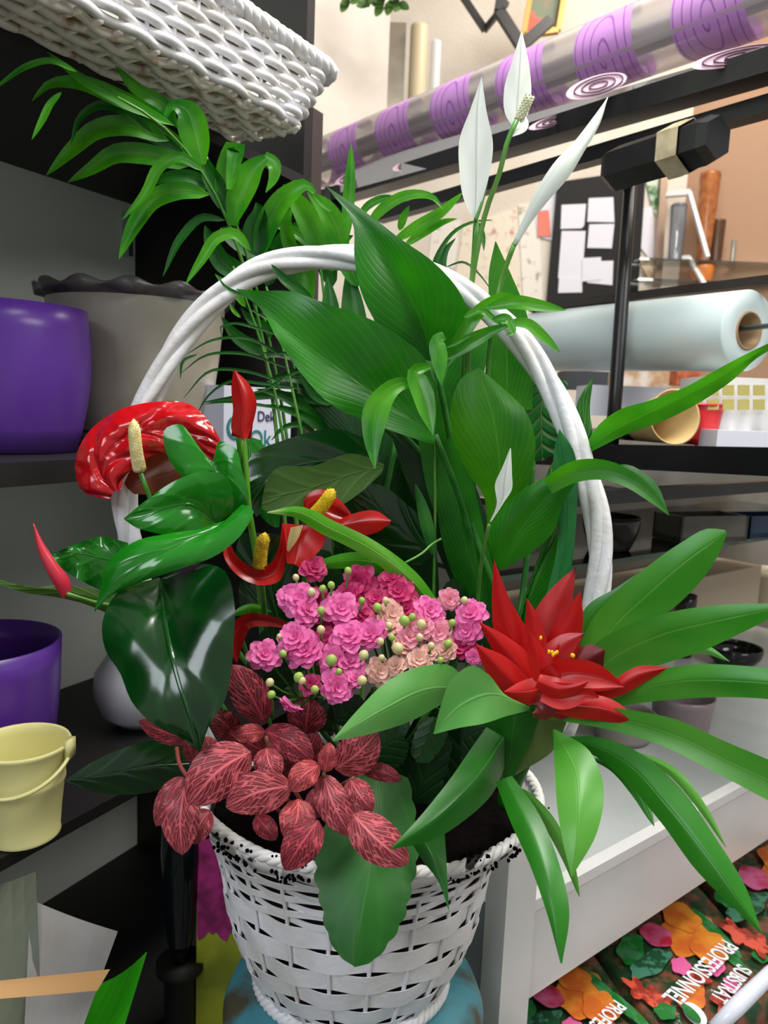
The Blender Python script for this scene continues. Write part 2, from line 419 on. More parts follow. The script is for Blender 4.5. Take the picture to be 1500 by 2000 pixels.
sheet('paper_strip', 'light brown paper strip across the grey wrapping paper', 'paper', [(-90, 1925, .690), (215, 1893, .745), (190, 1935, .735), (-90, 1958, .685)], mat('kraft_paper', (206, 158, 100), .6), curl=.003)
# ---------------------------------------------------------------- white wicker tray above
wick = mat('white_wicker', (232, 232, 238), .45, (214, 212, 210), 25, bump=.001, bscale=90)
wickd = mat('aged_wicker', (222, 216, 204), .5, (170, 140, 108), 40, ramp=(.56, .7))
B0 = Vector((-.123, 1.038, CZ+.347)); oe = H(31); on = H(-59)
def TR(a, b, z): return B0-oe*a+on*b+Z*z        # a along the length, b across, z up; flare with height
TL, TWd, TH = .62, .27, .095
def path(z, off=0):
    """rounded rectangle loop of the tray at height z: list of (point, outward normal)"""
    f = z/TH; ox, oy = .070*f+off, .004*f+off
    a0, a1, b0, b1 = -ox, TL+ox, -oy, TWd+oy; rd = .03; out = []
    def arc(ca, cb, s):
        for i in range(7):
            t = s+math.pi/2*i/6; out.append((ca+rd*math.cos(t), cb+rd*math.sin(t), math.cos(t), math.sin(t)))
    def line(x0, y0, x1, y1, nx, ny):
        n = max(2, int(math.hypot(x1-x0, y1-y0)/.0045))
        for i in range(1, n): out.append((x0+(x1-x0)*i/n, y0+(y1-y0)*i/n, nx, ny))
    arc(a0+rd, b0+rd, math.pi); line(a0+rd, b0, a1-rd, b0, 0, -1); arc(a1-rd, b0+rd, 1.5*math.pi)
    line(a1, b0+rd, a1, b1-rd, 1, 0); arc(a1-rd, b1-rd, 0); line(a1-rd, b1, a0+rd, b1, 0, 1); arc(a0+rd, b1-rd, math.pi/2); line(a0, b1-rd, a0, b0+rd, -1, 0)
    return out
tray = thing('wicker_tray', 'long white wicker tray overhanging the top shelf at upper left', 'tray', B0-oe*.3+on*.15)
side = MB()
for k in range(9):
    z = .006+k*.0098; pts = path(z); s = 0; w = []; prev = None
    for (a, b, nx, ny) in pts:
        if prev: s += math.hypot(a-prev[0], b-prev[1])
        prev = (a, b); am = .0035*math.sin(s/.034*math.pi+math.pi*(k % 2))
        w.append(TR(a+nx*am, b+ny*am, z))
    w.append(w[0]); side.tube(w, .0048, 6, cap=False)
side.build('woven_side', wick, tray)
st = MB(); s = 0; L0 = path(0); L1 = path(TH)
per = [0]
for i in range(1, len(L0)): per.append(per[-1]+math.hypot(L0[i][0]-L0[i-1][0], L0[i][1]-L0[i-1][1]))
t = 0
while t < per[-1]:
    i = min(range(len(per)), key=lambda q: abs(per[q]-t)); j = min(len(L1)-1, int(i*len(L1)/len(L0)))
    a, b, nx, ny = L0[i]; st.tube([TR(a, b, .002), TR(a+nx*.07*.93, b+ny*.004, TH-.008)], .0024, 6); t += .034
st.build('upright_stakes', wick, tray)
fl = MB()
for i in range(14):
    b = .012+i*(TWd-.024)/13
    fl.tube([TR(a*TL/60, b+.0035*math.sin(i*9+a*.9), .001+.0026*math.sin(a*1.05+math.pi*(i % 2))) for a in range(61)], .0052, 6)
for i in range(27): 
    a = .01+i*(TL-.02)/26; fl.tube([TR(a, 0, .001), TR(a, TWd, .001)], .0036, 6)
fl.build('woven_base', wickd, tray)
rim = MB(); pts = path(TH); 
for k in range(3):
    w = []; s = 0; prev = None
    for (a, b, nx, ny) in pts:
        if prev: s += math.hypot(a-prev[0], b-prev[1])
        prev = (a, b); ph = s/.045*2*math.pi+k*2.094; w.append(TR(a+nx*.0045*math.cos(ph), b+ny*.0045*math.cos(ph), TH-.004+.0045*math.sin(ph)))
    w.append(w[0]); rim.tube(w, .0072, 7, cap=False)
rim.build('braided_rim', wick, tray)
# pale liner inside
MB().box(TR(TL/2, TWd/2, .012), oe*(TL/2-.012), on*(TWd/2-.012), Z*.002).build('liner', mat('kraft_liner', (226, 200, 150), .8), tray, smooth=False)
# ---------------------------------------------------------------- ivory cabinet, wall things
cab = thing('cabinet', 'tall ivory cabinet panel standing behind the shelf unit', 'cabinet', P(650, 600, 2.35)*1.0)
cab.location.z = 0
pa = P(578, 600, 2.35); pb = P(733, 600, 2.55); pa.z = pb.z = 1.6
MB().bar(pa, pb, .04, 3.2).build('panel', ivory, cab, smooth=False)
MB().bar(pa+Vector((-.012, -.01, 0)), pa+Vector((.004, -.008, 0)), .05, 3.2).build('edge_trim', mat('pinkish_edge', (196, 160, 148), .6), cab, smooth=False)
steel = mat('brushed_steel', (176, 166, 148), .3, (214, 208, 196), 4, metal=.6)
def box_px(name, label, cat, x0, y0, x1, y1, d, dep, m, group=None, rot=0):
    """an upright box whose front face spans the given picture rectangle at depth d"""
    a = P(x0, (y0+y1)/2, d); b = P(x1, (y0+y1)/2, d+rot); h = (y1-y0)/F*d
    zc = (a.z+b.z)/2; a.z = b.z = zc
    off = Vector((b.y-a.y, -(b.x-a.x), 0)).normalized()*(-dep/2)
    o = MB().bar(a+off, b+off, dep, h).build(name, m, smooth=False)
    if cat: tag(o, label, cat, group)
    return o
box_px('wall_heater', 'tall steel grey wall box beside the ivory cabinet', 'heater', 735, 50, 790, 235, 2.9, .12, steel)
def cyl_px(name, label, cat, px, y0, y1, wpx, d, m, r2=1, group=None, n=32, z=None):
    a = P(px, y1, d)
    if z: a.z = z
    h = (y1-y0)/F*d; r = wpx/2/F*d
    mb = MB().lathe(a, [(.0005, 0), (r*r2, 0), (r*r2, .002), (r, h*.97), (r*.94, h), (.0005, h)], n)
    return tag(mb.build(name, m, origin=a), label, cat, group)
cyl_px('canister', 'cream perforated lamp canister on the wall beside the steel box', 'canister', 812, 62, 222, 34, 2.9, mat('cream_metal', (222, 206, 170), .4))
cyl_px('canister', 'narrow white canister on the wall, rightmost of the two', 'canister', 846, 90, 215, 20, 2.9, white)
frame_m = mat('frame_black', (24, 22, 20), .4)
def frame(label, corners, d, m, w=.02):
    t = thing('picture_frame', label, 'picture frame', P(*corners[1], d)); mb = MB()
    for a, b in zip(corners, corners[1:]): mb.bar(P(*a, d), P(*b, d), w, .025, up=fw)
    mb.build('moulding', m, t, smooth=False); return t
frame('thin black picture frame high on the white wall, left one', [(885, -35), (947, 58), (990, 5)], 2.9, frame_m, .02)
frame('thick black angled picture frame high on the white wall, right one', [(985, -40), (975, 22), (1018, 90), (1075, 40)], 2.8, frame_m, .038)
gold = mat('gold_frame', (160, 120, 60), .4, metal=.5)
MB_ = MB()
for a, b in (((1022, 70), (1048, -80)), ((1048, -80), (1110, -60)), ((1110, -60), (1090, 60)), ((1090, 60), (1022, 70))): MB_.bar(P(*a, 3.0), P(*b, 3.0), .02, .02, up=fw)
gp = thing('painting', 'gold framed painting with a red patch behind the patterned film roll', 'painting', P(1060, 20, 3.0))
MB_.build('frame', gold, gp, smooth=False)
MB().add([P(1026, 66, 3.02), P(1050, -74, 3.02), P(1106, -56, 3.02), P(1088, 58, 3.02)], [(0, 1, 2, 3)]).build('canvas', mat('painting_paint', (120, 130, 104), .6, (214, 96, 70), 14, ramp=(.5, .62)), gp)
# hanging foliage top
ivy = leafmat('ivy_leaf', (52, 96, 32), (96, 140, 60), trans=.2, rough=.5)
hv = thing('hanging_ivy', 'trailing green ivy at the top edge above the ivory cabinet', 'plant', P(720, -40, 2.1))
random.seed(3)
for i in range(26):
    x = 672+random.random()*125; y = -25+random.random()*38-abs(x-735)*.15; a = random.random()*6.28; l = 18+random.random()*10
    leaf('leaf', hv, ivy, [(x, y, 0)[:2], (x+math.cos(a)*l*.6, y+abs(math.sin(a))*l*.6), (x+math.cos(a)*l, y+abs(math.sin(a))*l)], 9, (2.1, 2.06), pr=(.4, .7), N=8, C=2)
leaf('leaf', hv, ivy, [(600, -40), (590, 0), (560, 45), (555, 60)], 7, (2.1, 2.1), N=8, C=2)
leaf('leaf', hv, ivy, [(585, -40), (575, -5), (563, 20)], 9, (2.1, 2.1), N=8, C=2)
stem('stem', hv, ivy, [(590, -45, 2.1), (680, -60, 2.1), (740, -40, 2.1), (800, -45, 2.1)], 3)
# ---------------------------------------------------------------- posters and notice board on the back wall
def PY(px, py, y):
    a = P(px, py, 1)-CP
    return CP+a*(y/a.y)
def quad(name, label, cat, pts, d, m, group=None, parent=None, th=.002):
    w = d < 0
    a = [PY(x, y, -d) if w else P(x, y, d) for x, y in pts]; b = [p+(Y if w else fw)*th for p in a]; n = len(a)
    f = [tuple(range(n))[::-1], tuple(range(n, 2*n))]+[(i, (i+1) % n, (i+1) % n+n, i+n) for i in range(n)]
    o = obj(name, a+b, f, m, parent, smooth=False)
    if cat: tag(o, label, cat, group)
    return o
poster = mat('flower_poster', (240, 228, 206), .5, (206, 150, 140), 26, ramp=(.55, .68))
poster2 = mat('leaf_poster', (244, 236, 224), .5, (160, 150, 120), 18, ramp=(.56, .66))
quad('poster', 'pale poster printed with small reddish flowers behind the peace lily stems', 'poster', [(905, 440), (1010, 405), (1020, 590), (880, 600)], -3.567, poster)
quad('poster', 'cream poster beside the black notice board', 'poster', [(1012, 400), (1052, 395), (1060, 600), (1022, 592)], -3.566, poster2)
quad('poster', 'narrow pale poster left of the flower print poster', 'poster', [(845, 440), (900, 430), (878, 590), (830, 560)], -3.567, poster2)
quad('paper_sheet', 'white hanging paper sheet with a coral square at its lower edge', 'paper', [(1040, 385), (1090, 372), (1094, 474), (1050, 462)], -3.563, whitep)
quad('paper_sheet', 'coral pink paper slip on the hanging white sheet', 'paper', [(1050, 412), (1072, 410), (1076, 462), (1050, 462)], -3.559, mat('coral', (236, 130, 110), .6))
nb = thing('notice_board', 'black notice board with white notes behind the rack post', 'notice board', PY(1165, 470, 3.56))
quad('board', None, None, [(1090, 355), (1262, 330), (1244, 610), (1066, 622)], -3.54, mat('board_black', (13, 11, 12), .7), parent=nb, th=.03)
def note(label, pts, d=-3.538): 
    quad('paper_note', label, 'paper', pts, d, whitep, 'notes on the black board', th=.0015)
note('small square white note, top left on the black notice board', [(1097, 400), (1145, 398), (1141, 440), (1136, 446), (1095, 447)])
note('small white note, top right on the black notice board', [(1150, 387), (1198, 385), (1200, 434), (1147, 433)])
note('white note below the top right one on the black notice board', [(1151, 438), (1200, 437), (1195, 485), (1147, 484)])
note('long white note on the left of the black notice board', [(1097, 451), (1144, 451), (1137, 543), (1090, 543)])
note('lower left white note under the long one on the notice board', [(1092, 543), (1137, 543), (1137, 571), (1090, 572)], -3.5365)
note('overlapping white note at bottom middle of the notice board', [(1137, 504), (1174, 502), (1175, 546), (1137, 550)], -3.534)
note('white note at the bottom right of the notice board', [(1170, 510), (1198, 509), (1196, 557), (1146, 552)], -3.5365)
# far shelving with orange vases on the tan wall
sl = thing('wall_shelving', 'slotted metal wall upright with glass shelves on white brackets', 'shelving', P(1300, 450, 3.38))
MB().bar(P(1297, 325, 3.38), P(1283, 560, 3.38), .03, .03, up=fw).build('upright', mat('upright_steel', (176, 150, 130), .35, metal=.6), sl, smooth=False)
for y in (378, 507):
    mb = MB().bar(P(1297, y+2, 3.38), P(1348, y-2, 3.3), .026, .016, up=fw); mb.bar(P(1346, y-2, 3.3), P(1382, y+125 if y < 400 else y+60, 3.2), .016, .016, up=fw)
    mb.build('bracket', white, sl, smooth=False)
ZS = P(1330, 511, 3.3).z; ZS2 = P(1370, 551, 3.3).z
for zz in (ZS, ZS2):
    g_ = P(1350, 510, 3.3); MB().box((g_.x+.06, g_.y, zz-.006), X*.3, Y*.06, Z*.005).build('glass_plate', glass('plate_glass', (225, 232, 228), .5), sl, smooth=False)
amber = mat('amber_glaze', (150, 84, 44), .25, (180, 110, 60), 30); dbrown = mat('dark_brown_glaze', (84, 56, 34), .3)
cyl_px('vase', 'tall amber brown vase on the far glass shelf', 'vase', 1372, 345, 512, 40, 3.3, amber, .6, z=ZS)
cyl_px('vase', 'dark brown vase right of the tall amber one on the far shelf', 'vase', 1396, 430, 512, 28, 3.32, dbrown, .8, z=ZS)
cyl_px('vase', 'short orange pot below the amber vase on the far shelf', 'vase', 1370, 520, 550, 46, 3.3, mat('orange_glaze', (214, 124, 52), .3), .8, z=ZS2)
cyl_px('glass_bottle', 'clear glass bottle standing between the far brackets', 'bottle', 1318, 400, 505, 32, 3.28, glass('bottle_glass', (205, 208, 212), .3, opac=.25, oc=(170, 175, 185)), .8, z=ZS)
cyl_px('glass_candlestick', 'thin glass candlestick at the right end of the far shelf', 'candlestick', 1430, 465, 510, 9, 3.3, glass('stick_glass', (230, 225, 215), .5, opac=.3), 1, z=ZS)
quad('wall_sign', 'white and green card leaning behind the rack post', 'card', [(1256, 326), (1286, 318), (1284, 424), (1274, 410)], -3.56, mat('green_card', (214, 226, 204), .5, (36, 110, 50), 9, ramp=(.45, .52)))
quad('paper_sheet', 'white paper leaning between notice board and metal upright', 'paper', [(1250, 408), (1275, 402), (1280, 520), (1247, 478)], -3.56, whitep)
quad('wood_strip', 'pale diagonal wooden strip behind the rack post', 'strip', [(1226, 462), (1232, 462), (1277, 540), (1272, 556)], -3.55, mat('pale_wood', (220, 196, 160), .6))
# ---------------------------------------------------------------- display rack
rk = thing('display_rack', 'black metal rack with rails holding film rolls', 'rack', PZ(1190, 900, -.05)-Z*(CZ-.05))
MB().bar(P(640, 388, 2.0), P(1640, 88, 1.02), .05, .034).build('upper_rail', black_metal, rk, smooth=False)
MB().bar(P(740, 424, 1.86), P(1640, 168, 1.06), .03, .026).build('upper_rail', black_metal, rk, smooth=False)
MB().bar(P(1040, 603, 1.62), P(1640, 531, 1.1), .02, .014).build('middle_rail', mat('rail_brown', (52, 46, 42), .35), rk, smooth=False)
MB().tube([P(1232, 355, 1.33), P(1217, 560, 1.31), P(1203, 760, 1.3), P(1192, 905, 1.3)], .0115, 12).build('post', black_metal, rk)
MB().sphere(P(1222, 354, 1.325), .016, 12).build('post_cap', mat('taped_ball', (120, 108, 98), .5, (90, 80, 72), 60), rk)
MB().bar(P(655, 372, 1.97), P(655, 520, 1.97), .05, .05, up=fw).build('post', black_metal, rk, smooth=False)
MB().bar(P(1120, 886, 1.42), P(1660, 904, 1.03), .20, .038).build('rack_shelf', mat('shelf_black', (12, 12, 14), .3), rk, smooth=False)
# joint block under the rails
mb = MB().lathe(P(1300, 300, 1.17), [(.0005, -.105), (.030, -.105), (.035, -.095), (.035, .075), (.030, .09), (.0005, .09)], 6, ax=(Z, H(58), H(148)))
mb.build('rail_clamp', black_metal, rk, smooth=False)
mb = MB()
for k, (r, w) in enumerate(((.0385, .018), (.0395, .012))):
    mb.lathe(P(1300, 300, 1.17)+H(148)*(.028-k*.006), [(r, -w), (r+.001, -w), (r+.001, w), (r, w)], 6, ax=(Z, H(58), H(148)))
mb.build('masking_tape', mat('masking_tape', (196, 184, 150), .6, (168, 156, 124), 40), rk, smooth=False)
# clear film roll with purple swirl discs
filmT = NT('printed_film'); UPH = 0.5
def rollmat():
    T = filmT; tc = T.n('ShaderNodeTexCoord'); sp = T.n('ShaderNodeSeparateXYZ'); T.l(tc.outputs['UV'], sp.inputs[0])
    u, v = sp.outputs[0], sp.outputs[1]     # u around, v along
    # cell centred disc per band; rings inside it
    vv = T.math('MULTIPLY', v, 7.0); cell = T.math('SUBTRACT', T.math('FRACT', T.math('ADD', vv, .4)), .5)
    uu = T.math('SUBTRACT', T.math('FRACT', T.math('ADD', T.math('MULTIPLY', u, 1.0), UPH)), .5)
    dist = T.math('SQRT', T.math('ADD', T.math('POWER', T.math('MULTIPLY', cell, 1.0), 2), T.math('POWER', T.math('MULTIPLY', uu, .72), 2)))
    disc = T.n('ShaderNodeMapRange'); disc.inputs[1].default_value = .325; disc.inputs[2].default_value = .305; disc.inputs[3].default_value = 0; disc.inputs[4].default_value = 1
    T.l(dist, disc.inputs[0])
    ang = T.math('ARCTAN2', cell, uu)
    sw = T.math('SINE', T.math('ADD', T.math('MULTIPLY', dist, 75), T.math('MULTIPLY', ang, 1)))
    line = T.n('ShaderNodeMapRange'); line.inputs[1].default_value = .82; line.inputs[2].default_value = .95; T.l(sw, line.inputs[0])
    pc = T.mix(line.outputs[0], rgb(206, 142, 220), rgb(156, 86, 176))
    d = T.n('ShaderNodeBsdfPrincipled'); T.l(pc, d.inputs['Base Color']); d.inputs['Roughness'].default_value = .25
    t = T.n('ShaderNodeBsdfTransparent'); t.inputs[0].default_value = rgb(226, 220, 222)
    g = T.n('ShaderNodeBsdfPrincipled'); g.inputs['Base Color'].default_value = rgb(222, 214, 206); g.inputs['Roughness'].default_value = .2
    w = T.n('ShaderNodeTexWave', bands_direction='X'); w.inputs['Scale'].default_value = 1.0
    cmb = T.n('ShaderNodeCombineXYZ'); T.l(T.math('MULTIPLY', u, 3.0), cmb.inputs[0]); T.l(cmb.outputs[0], w.inputs['Vector'])
    clr = T.n('ShaderNodeMixShader'); T.l(T.math('ADD', T.math('MULTIPLY', w.outputs['Fac'], .3), .3), clr.inputs[0]); T.l(t.outputs[0], clr.inputs[1]); T.l(g.outputs[0], clr.inputs[2])
    m = T.n('ShaderNodeMixShader'); T.l(T.math('MULTIPLY', disc.outputs[0], .86), m.inputs[0]); T.l(clr.outputs[0], m.inputs[1]); T.l(d.outputs[0], m.inputs[2])
    T.l(m.outputs[0], T.out.inputs[0]); return T.m
rollm = rollmat()
ra, rb = P(612, 325, 2.02), P(1640, -70, 1.06)
rl = thing('film_roll', 'clear plastic film roll printed with purple swirl discs on the top rail', 'roll', (ra+rb)/2-Z*.06)
N_ = 40; MB().tube([ra.lerp(rb, i/N_) for i in range(N_+1)], .058, 40, cap=False).build('film', rollm, rl)
MB().tube([ra.lerp(rb, -.004), ra.lerp(rb, 1.0)], .022, 24).build('core', mat('dark_core', (112, 108, 120), .4), rl)
tl = thing('film_sleeve', 'flat sheet of swirl printed clear film hanging under the purple film roll', 'film', P(1000, 260, 1.6))
# pink swirl prints on the loose film below the roll
pinkd = mat('pink_disc', (226, 186, 208), .4)
def ellipse_ring(mb, cx, cy, rx, ry, ang, d, w):
    pts = []
    for i in range(41):
        a = 2*math.pi*i/40; x = rx*math.cos(a); y = ry*math.sin(a); c_, s_ = math.cos(ang), math.sin(ang)
        pts.append(P(cx+x*c_-y*s_, cy+x*s_+y*c_, d))
    mb.tube(pts, w, 5, cap=False)
def disc(cx, cy, rx, ry, ang, d):
    vs = [P(cx, cy, d)]; c_, s_ = math.cos(ang), math.sin(ang)
    for i in range(32):
        a = 2*math.pi*i/32; x = rx*math.cos(a); y = ry*math.sin(a); vs.append(P(cx+x*c_-y*s_, cy+x*s_+y*c_, d))
    MB().add(vs, [(0, i+1, (i+1) % 32+1) for i in range(32)]).build('pink_disc', pinkd, tl)
    mb = MB()
    for k in (.3, .55, .8): ellipse_ring(mb, cx+4, cy-2, rx*k, ry*k, ang, d-.002, .0011)
    mb.build('swirl', mat('swirl_line', (70, 40, 60), .5), tl)
for q in ((1165, 168, 62, 20, -.3, 1.26), (1440, 110, 92, 17, -.22, 1.12), (1085, 235, 55, 10, -.3, 1.37), (805, 320, 40, 10, -.28, 1.72), (680, 350, 26, 9, -.3, 1.86)): disc(*q)
sm = [P(665, 330, 1.9), P(1600, 60, 1.04), P(1600, 118, 1.03), P(665, 376, 1.9)]
MB().add(sm, [(0, 1, 2, 3)]).build('sheet', glass('loose_film', (236, 228, 228), .5, opac=.22, oc=(226, 214, 212)), tl)
# white cling roll
wr = thing('cling_film_roll', 'large translucent white cling film roll on the rack', 'roll', P(1250, 650, 1.35)-Z*.06)
ca, cb = P(1025, 668, 1.68), P(1462, 646, 1.20)
dd = (cb-ca).normalized(); xx = dd.cross(Z).normalized(); yy = xx.cross(dd)
Lc = (cb-ca).length
MB().lathe(ca, [(.026, 0), (.061, 0), (.0625, .003), (.0625, Lc*.5), (.0625, Lc-.003), (.060, Lc), (.040, Lc+.0005), (.030, Lc)], 56, ax=(xx, yy, dd)).build('film', mat('cling_white', (212, 228, 228), .28), wr)
MB().lathe(ca, [(.0295, Lc-.2), (.0295, Lc+.002), (.0265, Lc+.002), (.0265, Lc-.25), (.0005, Lc-.25)], 48, ax=(xx, yy, dd)).build('cardboard_core', mat('cardboard', (170, 138, 104), .8), wr)['label'] = 'brown cardboard core'
MB().bar(ca.lerp(cb, .8), cb+dd*.35+Z*.018, .016, .006).build('axle', mat('grey_green_steel', (110, 130, 128), .4, metal=.6), rk)
# things on the rack shelf
def lay(name, label, cat, c, d_, prof, m, n=40):
    d_ = d_.normalized(); x = d_.cross(Z).normalized(); y = x.cross(d_)
    mb = MB().lathe(c, prof, n, ax=(x, y, d_)); return tag(mb.build(name, m), label, cat)
kraft = mat('kraft_yellow', (206, 176, 118), .6)
lay('paper_cup', 'kraft yellow paper pot lying on its side on the rack shelf', 'pot', P(1212, 836, 1.30), P(1300, 818, 1.17)-P(1212, 836, 1.30), [(.0005, 0), (.019, 0), (.020, .002), (.040, .155), (.042, .158), (.039, .156), (.018, .01), (.0005, .01)], kraft)
rp = cup(.026, .034, .062, lip=.002)
c = P(1362, 868, 1.22); tag(MB().lathe(c, rp, 40).build('flower_pot', mat('red_plastic', (214, 40, 48), .35), origin=c), 'small red plastic pot on the rack shelf', 'flower pot')
wbx = box_px('storage_box', 'white plastic box with a see-through window grid on the rack shelf', 'box', 1372, 738, 1512, 850, 1.2, .10, white)
box_px('storage_box', 'long low white box behind the kraft pot on the rack shelf', 'box', 1150, 756, 1372, 815, 1.42, .10, mat('white_box', (226, 228, 240), .5))
wm = mat('window_yellow', (176, 166, 96), .25)
for i in range(4):
    x = 1382+i*30
    for y in (752, 780): quad('window_pane', None, None, [(x, y), (x+22, y), (x+22, y+20), (x, y+20)], 1.178, wm, None, wbx)['label'] = 'amber pane'
box_px('tray', 'white plastic tray at the right end of the rack shelf', 'tray', 1400, 842, 1515, 878, 1.13, .08, mat('white_tray', (228, 230, 240), .35))
box_px('saucer', 'flat red plastic saucer beside the red pot', 'saucer', 1393, 862, 1438, 876, 1.145, .04, mat('red2', (214, 60, 60), .35))
mb = MB().tube([P(1205, 832, 1.25), P(1228, 846, 1.24), P(1254, 856, 1.23)], [.008, .012, .003], 8); tag(mb.build('marker', black_gloss), 'black marker pen lying before the kraft pot', 'pen')
box_px('carton', 'brown and white carton far behind the white boxes', 'box', 1210, 724, 1330, 756, 2.0, .1, mat('carton', (226, 214, 204), .6, (190, 150, 110), 20))
box_px('toy_figure', 'orange ornament behind the white boxes', 'ornament', 1322, 722, 1368, 752, 1.9, .05, mat('orange2', (206, 96, 54), .6, (150, 80, 40), 40))
box_px('carton', 'dark grey carton behind the white cling film roll', 'box', 1105, 725, 1188, 760, 1.9, .1, mat('darkc', (62, 64, 72), .6))
# ---------------------------------------------------------------- glass display case
ec = H(51.3); nc = H(-38.7)
S0 = Vector((.195, .865, CZ))
def CS(a, b, z): return S0+ec*a+nc*b+Z*z
dc = thing('display_case', 'white framed glass display case on the right', 'display case', CS(.6, .3, -CZ))
lacq = mat('white_lacquer', (226, 226, 224), .3, (214, 214, 212), 3)
def cbox(name, a0, a1, b0, b1, z0, z1, m, par=dc, lab=None):
    o = MB().box(CS((a0+a1)/2, (b0+b1)/2, (z0+z1)/2), ec*(a1-a0)/2, nc*(b1-b0)/2, Z*(z1-z0)/2).build(name, m, par, smooth=False)
    if lab: o['label'] = lab
    return o
cbox('front_fascia', -.03, 1.6, 0, .02, -.725, -.600, lacq)
cbox('front_rail', -.025, 1.6, -.006, .012, -.600, -.585, lacq)
cbox('case_floor', -.02, 1.6, .02, .66, -.625, -.605, mat('case_floor', (196, 200, 200), .22, (180, 186, 186), 4))
cbox('side_panel', -.045, -.026, .02, .42, -1.45, -.587, mat('shaded_white_side', (160, 168, 178), .5))  # white end of the case; its shadow is put into the grey-blue colour
cbox('corner_post', -.055, -.002, -.012, .02, -1.45, -.45, lacq)
cbox('lower_shelf', -.02, 1.6, -.30, .6, -1.0, -.98, lacq)
glassm = glass('case_glass', (205, 214, 208), .12)
cbox('glass_shelf', .12, 1.6, .20, .60, -.245, -.237, glassm, lab='clear glass shelf')
cbox('glass_top', .02, 1.6, .12, .62, -.118, -.110, glass('top_glass', (140, 150, 146), .5, opac=.10, oc=(60, 70, 66)), lab='dark tinted glass top')
cbox('top_edge', .02, 1.6, .10, .12, -.124, -.104, black_metal)
cbox('rear_panel', -.02, 2.6, .66, .68, -.9, -.03, mat('grey_back', (160, 156, 148), .7, (140, 136, 128), 3))
cbox('glass_shelf_edge', .12, 1.6, .196, .2, -.245, -.237, mat('green_edge', (60, 84, 70), .2))
cbox('inner_step', .55, 1.6, .50, .655, -.604, -.42, mat('tan_step', (206, 190, 168), .6))
def cpot(name, label, cat, px, py, z, prof, m, sx=1, sy=1, n=40):
    c = PZ(px, py, z); c.z += .0012
    o = MB().lathe(c, prof, n, None, sx, sy).build(name, m, origin=c); return tag(o, label, cat)
dk = mat('dark_glaze', (46, 44, 44), .15, (60, 56, 54), 8)
cpot('flower_pot', 'dark charcoal rounded pot on the glass shelf behind the basket handle', 'flower pot', 1190, 1072, -.237, cup(.035, .052, .06, bend=.004), dk)
def rectpot(label, px0, px1, py, z, h, dep, m):
    a = PZ(px0, py, z); b = PZ(px1, py-4, z); u = (b-a).normalized(); w = Vector((-u.y, u.x, 0)); t = thing('planter', label, 'flower pot', (a+b)/2+w*dep/2)
    mb = MB(); L = (b-a).length; th = .006; c0 = (a+b)/2
    mb.box(c0+w*th/2+Z*h/2, u*L/2, w*th/2, Z*h/2); mb.box(c0+w*(dep-th/2)+Z*h/2, u*L/2, w*th/2, Z*h/2)
    mb.box(a+u*th/2+w*dep/2+Z*h/2, u*th/2, w*dep/2, Z*h/2); mb.box(b-u*th/2+w*dep/2+Z*h/2, u*th/2, w*dep/2, Z*h/2)
    mb.box(c0+w*dep/2+Z*.006, u*L/2, w*dep/2, Z*.005); mb.build('body', m, t, smooth=False)
    return t
rectpot('rectangular grey glazed planter on the glass shelf', 1328, 1458, 1062, -.236, .052, .08, mat('olive_grey', (112, 108, 98), .15, (96, 92, 84), 10))
rectpot('dark blue rectangular planter at the right end of the glass shelf', 1464, 1580, 1052, -.236, .045, .08, mat('navy_glaze', (34, 58, 84), .12))
cpot('bowl', 'low black glazed bowl on the case floor', 'bowl', 1432, 1296, -.604, cup(.045, .066, .045, bend=.008), mat('black_glaze', (22, 24, 24), .08))
cpot('flower_pot', 'cream pot at the right edge inside the display case', 'flower pot', 1492, 1188, -.6, cup(.05, .066, .13), mat('cream_glaze', (206, 196, 168), .35))
cpot('flower_pot', 'mauve grey pot low in the display case', 'flower pot', 1328, 1428, -.604, cup(.05, .06, .075), mat('mauve', (140, 126, 130), .35))
cpot('vase', 'tall square-looking black vase behind the guzmania leaves', 'vase', 1330, 1280, -.604, cup(.026, .026, .16), dk)
cpot('flower_pot', 'pale grey pot behind the red guzmania bracts', 'flower pot', 1265, 1330, -.604, cup(.05, .062, .12), mat('pale_grey', (166, 164, 160), .35))
cpot('flower_pot', 'brownish grey pot on the case floor left of the mauve pot', 'flower pot', 1215, 1440, -.604, cup(.05, .06, .05), mat('taupe', (150, 144, 138), .4))
# ---------------------------------------------------------------- soil bags, bottom right
ZB = -.80; BC = [0]
def blob(px, py, rx, ry, ang, col, par, name, z=ZB+.005, wav=.12, k=5):
    BC[0] += 1; z += .0002*(BC[0] % 25); c_, s_ = math.cos(ang), math.sin(ang); vs = [PZ(px, py, z)]
    for i in range(28):
        a = 2*math.pi*i/28; q = 1+wav*math.sin(k*a+px); x = rx*q*math.cos(a); y = ry*q*math.sin(a)
        vs.append(PZ(px+x*c_-y*s_, py+x*s_+y*c_, z))
    vs += [v-Z*.001 for v in vs[1:]]
    f = [(0, i+1, (i+1) % 28+1) for i in range(28)]+[(i+1, i+29, (i+1) % 28+29, (i+1) % 28+1) for i in range(28)]
    return obj(name, vs, f, col, par, smooth=False)
bagm = mat('bag_film', (34, 66, 40), .2, (120, 74, 56), 38, ramp=(.44, .6), bump=.004, bscale=30)
tul = mat('print_tulip', (176, 36, 60), .25, (222, 110, 160), 20, ramp=(.4, .6)); org = mat('print_orange', (226, 146, 50), .25, (206, 104, 44), 26, ramp=(.42, .6))
grn = mat('print_green', (26, 112, 40), .25, (64, 128, 84), 40, ramp=(.46, .58)); teal_p = mat('print_teal', (70, 128, 104), .25, (34, 78, 52), 60, ramp=(.46, .54))
